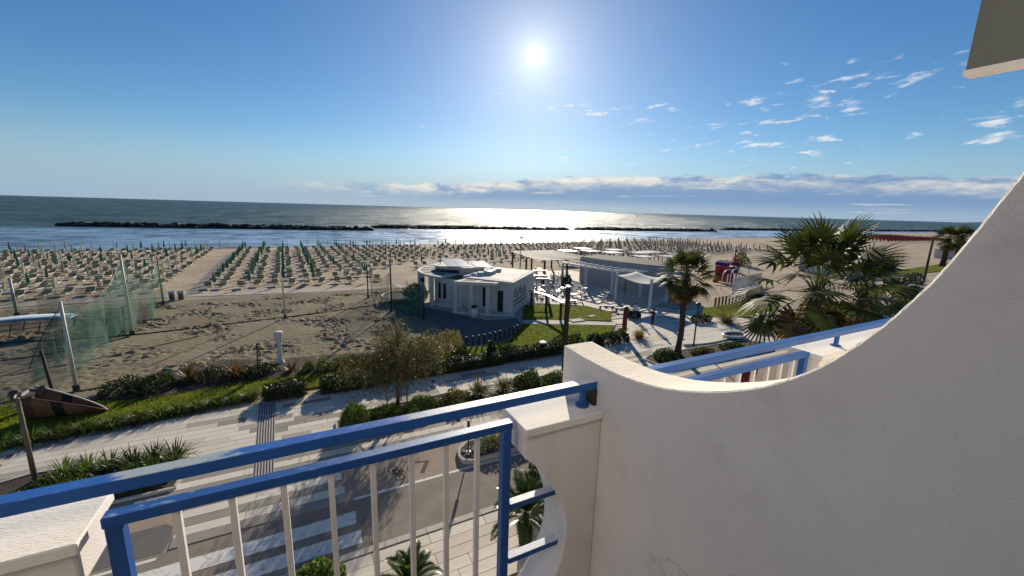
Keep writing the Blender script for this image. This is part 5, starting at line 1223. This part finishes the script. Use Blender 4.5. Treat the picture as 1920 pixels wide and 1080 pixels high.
r0_ = None
for i,(x,y) in enumerate([(30.2,46.6),(33.0,48.6),(28.3,48.0),(36.3,39.0)]):
    r = thing('terrace_umbrella','closed dark terrace umbrella among the cafe tables, %s of four'%ORD[i],'umbrella',(x,y,.04),'closed umbrellas on the terrace')
    MB().tube([(0,0,0),(0,0,2.7)],.04,6).build('pole','metal_dark',r); MB().lathe([(.22,1.0),(.26,1.3),(.12,2.2),(.03,2.75)],9).build('canopy','umb_grey',r)
# benches and planters on the terrace edge
for i,(x,y,a,lb) in enumerate([(27.6,38.9,-.4,'pale bench on the terrace edge above the lawn'),(30.2,35.2,-.45,'pale bench in the shade left of the people'),(31.2,33.6,-.45,'white slatted bench nearest the walking people')]):
    r = thing('bench',lb,'bench',(x,y,.03),None,a)
    for k in range(4): MB().box(-.9,.9,-.24+.13*k,-.14+.13*k,.42,.46).build('slat','white_plastic',r)
    for sx in (-.7,.7): MB().box(sx-.05,sx+.05,-.22,.24,0,.42).build('leg','wood_dark',r)
# rows of low posts
for i in range(11):
    t = i/10; x, y = 10.9+5.4*t, 29.2+1.5*t*t; r = thing('low_post','low dark post edging the bar lawn, %s from the left'%ORD[i],'post',(x,y,.02),'low posts by the bar lawn')
    MB().bar((0,0,-.1),(0,0,.8),.12).build('shaft','wood_dark',r); MB().box(-.075,.075,-.075,.075,.8,.83).build('cap','wood_post',r)
for i in range(10):
    t = i/9; r = thing('low_post','low brown post before the playground, %s from the left'%ORD[i],'post',(44.2+7.2*t,31.6+.9*t,.02),'low posts by the playground')
    MB().bar((0,0,-.1),(0,0,1.0),.16).build('shaft','wood_post',r); MB().box(-.11,.11,-.11,.11,1.0,1.06).build('cap','metal_dark',r)
fz = wthing('white_fence','tall open white post fence right of the playground','fence',(58,36.6,0))
for i in range(13): t = i/12; x,y = 53.5+9.5*t, 35.7+2.2*t; MB().box(x-.09,x+.09,y-.09,y+.09,0,2.4).build('post','white_plastic',fz)
MB().bar((53.5,35.7,2.3),(63,37.9,2.3),.1,.12).build('rail','white_plastic',fz)
for i in range(3):
    x = 56+2.6*i; pts = [(x+1.3*math.cos(math.pi*k/12),38.5+.5*i,2.0+1.1*math.sin(math.pi*k/12)) for k in range(13)]; MB().tube([(x+1.3,38.5+.5*i,0)]+pts+[(x-1.3,38.5+.5*i,0)],.06,6).build('hoop','white_plastic',fz)
pl = wthing('round_planter','low round white planter wall on the plaza','planter',(34.4,22.3,.04)); m = MB(); ri = [(34.4+1.15*math.cos(2*math.pi*k/24),22.3+.75*math.sin(2*math.pi*k/24),.28) for k in range(25)]
m.tube(ri,.12,6,cap=False).build('rim','white_plastic',pl); MB().prism([(p[0],p[1]) for p in ri[:-1]],.02,.22).build('soil','soil',pl)
for p,q in zip(arc((31,30),8.2,248,292,8),arc((31,30),8.2,248,292,8)[1:]): MB().bar((*p,.12),(*q,.12),.16,.2).build('wall_segment','kerb_stone',pl)
for x,y,w_,lb in ((23.9,32.2,.75,'larger pale manhole slab in the terrace lawn'),(26.4,33.0,.42,'smaller pale manhole slab in the terrace lawn')): MB().box(x-w_,x+w_,y-w_*.6,y+w_*.6,.0,.16).build('manhole_slab','kerb_stone',label=lb,cat='slab',bevel=.01)
r = wthing('low_white_wall','low white block wall at the right behind the curved partition','wall',(77.5,25,0)); MB().box(75,81,24,26,0,1.5).build('block','white_wall',r,bevel=.03); MB().box(74.9,81.1,23.9,26.1,1.5,1.62).build('coping','white_plastic',r)
# ------------------------------------------------------------------ playground
pg2 = wthing('playground_tower','purple and red play tower with slides on the sand','playground',(62.8,43.6,0))
for x,y,h_ in ((61.6,42.6,3.4),(61.6,44.6,3.4),(64.0,42.6,3.6),(64.0,44.6,3.6),(62.8,42.4,5.6),(61.0,43.6,2.6),(65.1,42.9,3.0)): MB().tube([(x,y,0),(x,y,h_)],.10,8).build('post','purple',pg2)
MB().box(61.4,64.2,42.4,44.8,1.5,1.65).build('deck','purple',pg2); MB().box(61.5,64.1,42.38,42.46,1.65,2.7).build('side_panel','purple',pg2); MB().box(61.5,64.1,44.74,44.82,1.65,2.6).build('side_panel','purple',pg2)
MB().box(61.3,61.42,42.6,44.6,.2,2.7).build('side_panel','red_play',pg2); MB().box(61.6,62.6,42.3,42.36,.1,1.5).build('lower_panel','red_play',pg2)
m = MB(); ar = [(62.8+1.4*math.cos(math.pi*k/10),2.75+.75*math.sin(math.pi*k/10)) for k in range(11)]
for (a,za),(b,zb) in zip(ar,ar[1:]): m.add([(a,42.3,za),(b,42.3,zb),(b,44.9,zb),(a,44.9,za)],[(0,1,2,3)])
o = m.build('arched_roof','purple',pg2); q = o.modifiers.new('t','SOLIDIFY'); q.thickness = .06
MB().box(62.3,63.4,42.2,42.27,3.4,4.1).build('roof_sign','red_play',pg2)
def slide(name, a, b, m_, w_=.55):
    a,b = Vector(a),Vector(b); d = (b-a); s_ = Vector((-d.y,d.x,0)).normalized()*w_/2
    g_ = MB(); N = 8
    for i in range(N+1):
        t = i/N; p = a+d*t; p.z = a.z+(b.z-a.z)*(t**.9)+.12*math.sin(t*math.pi*2)*.4
        for o_,h_ in ((s_,.28),(s_,0),(-s_,0),(-s_,.28)): g_.v.append(tuple(p+o_+Vector((0,0,h_))))
    for i in range(N):
        for j in range(3): g_.f.append((i*4+j,(i+1)*4+j,(i+1)*4+j+1,i*4+j+1)); g_.m.append(0)
    o = g_.build(name,m_,pg2); q = o.modifiers.new('t','SOLIDIFY'); q.thickness = .05
slide('slide',(64.1,43.2,1.6),(68.0,41.4,.25),'red_play'); slide('slide',(61.4,43.6,1.6),(58.6,42.4,.25),'orange_play',.8)
for i in range(5): MB().bar((60.3,42.3+.0,.3+.28*i),(61.3,42.3,.3+.28*i),.06).build('rung','orange_play',pg2)
# ------------------------------------------------------------------ people
def person(label, x, y, rz, H, shirt, trousers, stride=.16, armb=.1):
    r = thing('person', label, 'person', (x,y,.04), None, rz); s = H/1.75
    J = {'pel':(0,0,.93,.135),'wai':(0,0,1.08,.125),'che':(0,.0,1.30,.155),'nek':(0,.01,1.48,.06),'hd0':(0,-.02,1.56,.075),'hd1':(0,-.03,1.66,.095),'hd2':(0,-.02,1.74,.07)}
    E_ = [('pel','wai'),('wai','che'),('che','nek'),('nek','hd0'),('hd0','hd1'),('hd1','hd2')]
    for sg,nm in ((1,'l'),(-1,'r')):
        st_ = stride*sg
        J.update({'hip'+nm:(.10*sg,0,.88,.095),'kne'+nm:(.11*sg,-st_*.7,.49,.062),'ank'+nm:(.11*sg,-st_*.6+.05*(sg<0),.09,.045),'toe'+nm:(.12*sg,-st_*.6-.17,.035,.035),
                  'sho'+nm:(.185*sg,.01,1.40,.065),'elb'+nm:(.25*sg,.04+st_*.5,1.13,.045),'wri'+nm:(.25*sg,-.06+st_*.8,.90,.032),'han'+nm:(.25*sg,-.09+st_*.8,.80,.030)})
        E_ += [('pel','hip'+nm),('hip'+nm,'kne'+nm),('kne'+nm,'ank'+nm),('ank'+nm,'toe'+nm),('che','sho'+nm),('sho'+nm,'elb'+nm),('elb'+nm,'wri'+nm),('wri'+nm,'han'+nm)]
    ks = list(J); me_ = bpy.data.meshes.new('body'); me_.from_pydata([tuple(c*s for c in J[k][:3]) for k in ks],[(ks.index(a),ks.index(b)) for a,b in E_],[])
    o = bpy.data.objects.new('body', me_); COL.objects.link(o); o.parent = r; o.modifiers.new('skin','SKIN'); 
    if not me_.skin_vertices: me_.skin_vertices.new() if hasattr(me_.skin_vertices,'new') else None
    for i,k in enumerate(ks): sv = me_.skin_vertices[0].data[i]; sv.radius = (J[k][3]*s,J[k][3]*s*(.72 if k in ('pel','wai','che') else 1)); sv.use_root = (k == 'pel')
    sb = o.modifiers.new('sub','SUBSURF'); sb.levels = 2; sb.render_levels = 2
    dg = bpy.context.evaluated_depsgraph_get(); ev = bpy.data.meshes.new_from_object(o.evaluated_get(dg)); o.modifiers.clear(); o.data = ev
    for q in ('skin',shirt,trousers,'dark_cloth','hair'): ev.materials.append(MATS[q])
    for p in ev.polygons:
        c = p.center/s; k = 2 if c.z < .97 else 1 if c.z < 1.47 else 0
        if abs(c.x) > .21 and c.z < 1.22: k = 0
        if c.z < .085: k = 3
        p.material_index = k; p.use_smooth = True
    h = MB(); h.lathe([(.085*s,1.60*s),(.105*s,1.67*s),(.10*s,1.75*s),(.05*s,1.80*s)],14,(0,.01*s)); h.build('hair','hair',r,smooth=True)
    return r
person('person in pale shirt and blue trousers walking toward the bar shade', 30.1,30.5,2.6,1.80,'shirt_pale','jeans')
person('person in dark clothes standing on the plaza beside the red post', 29.8,27.8,1.9,1.85,'dark_cloth','dark_cloth',.10)
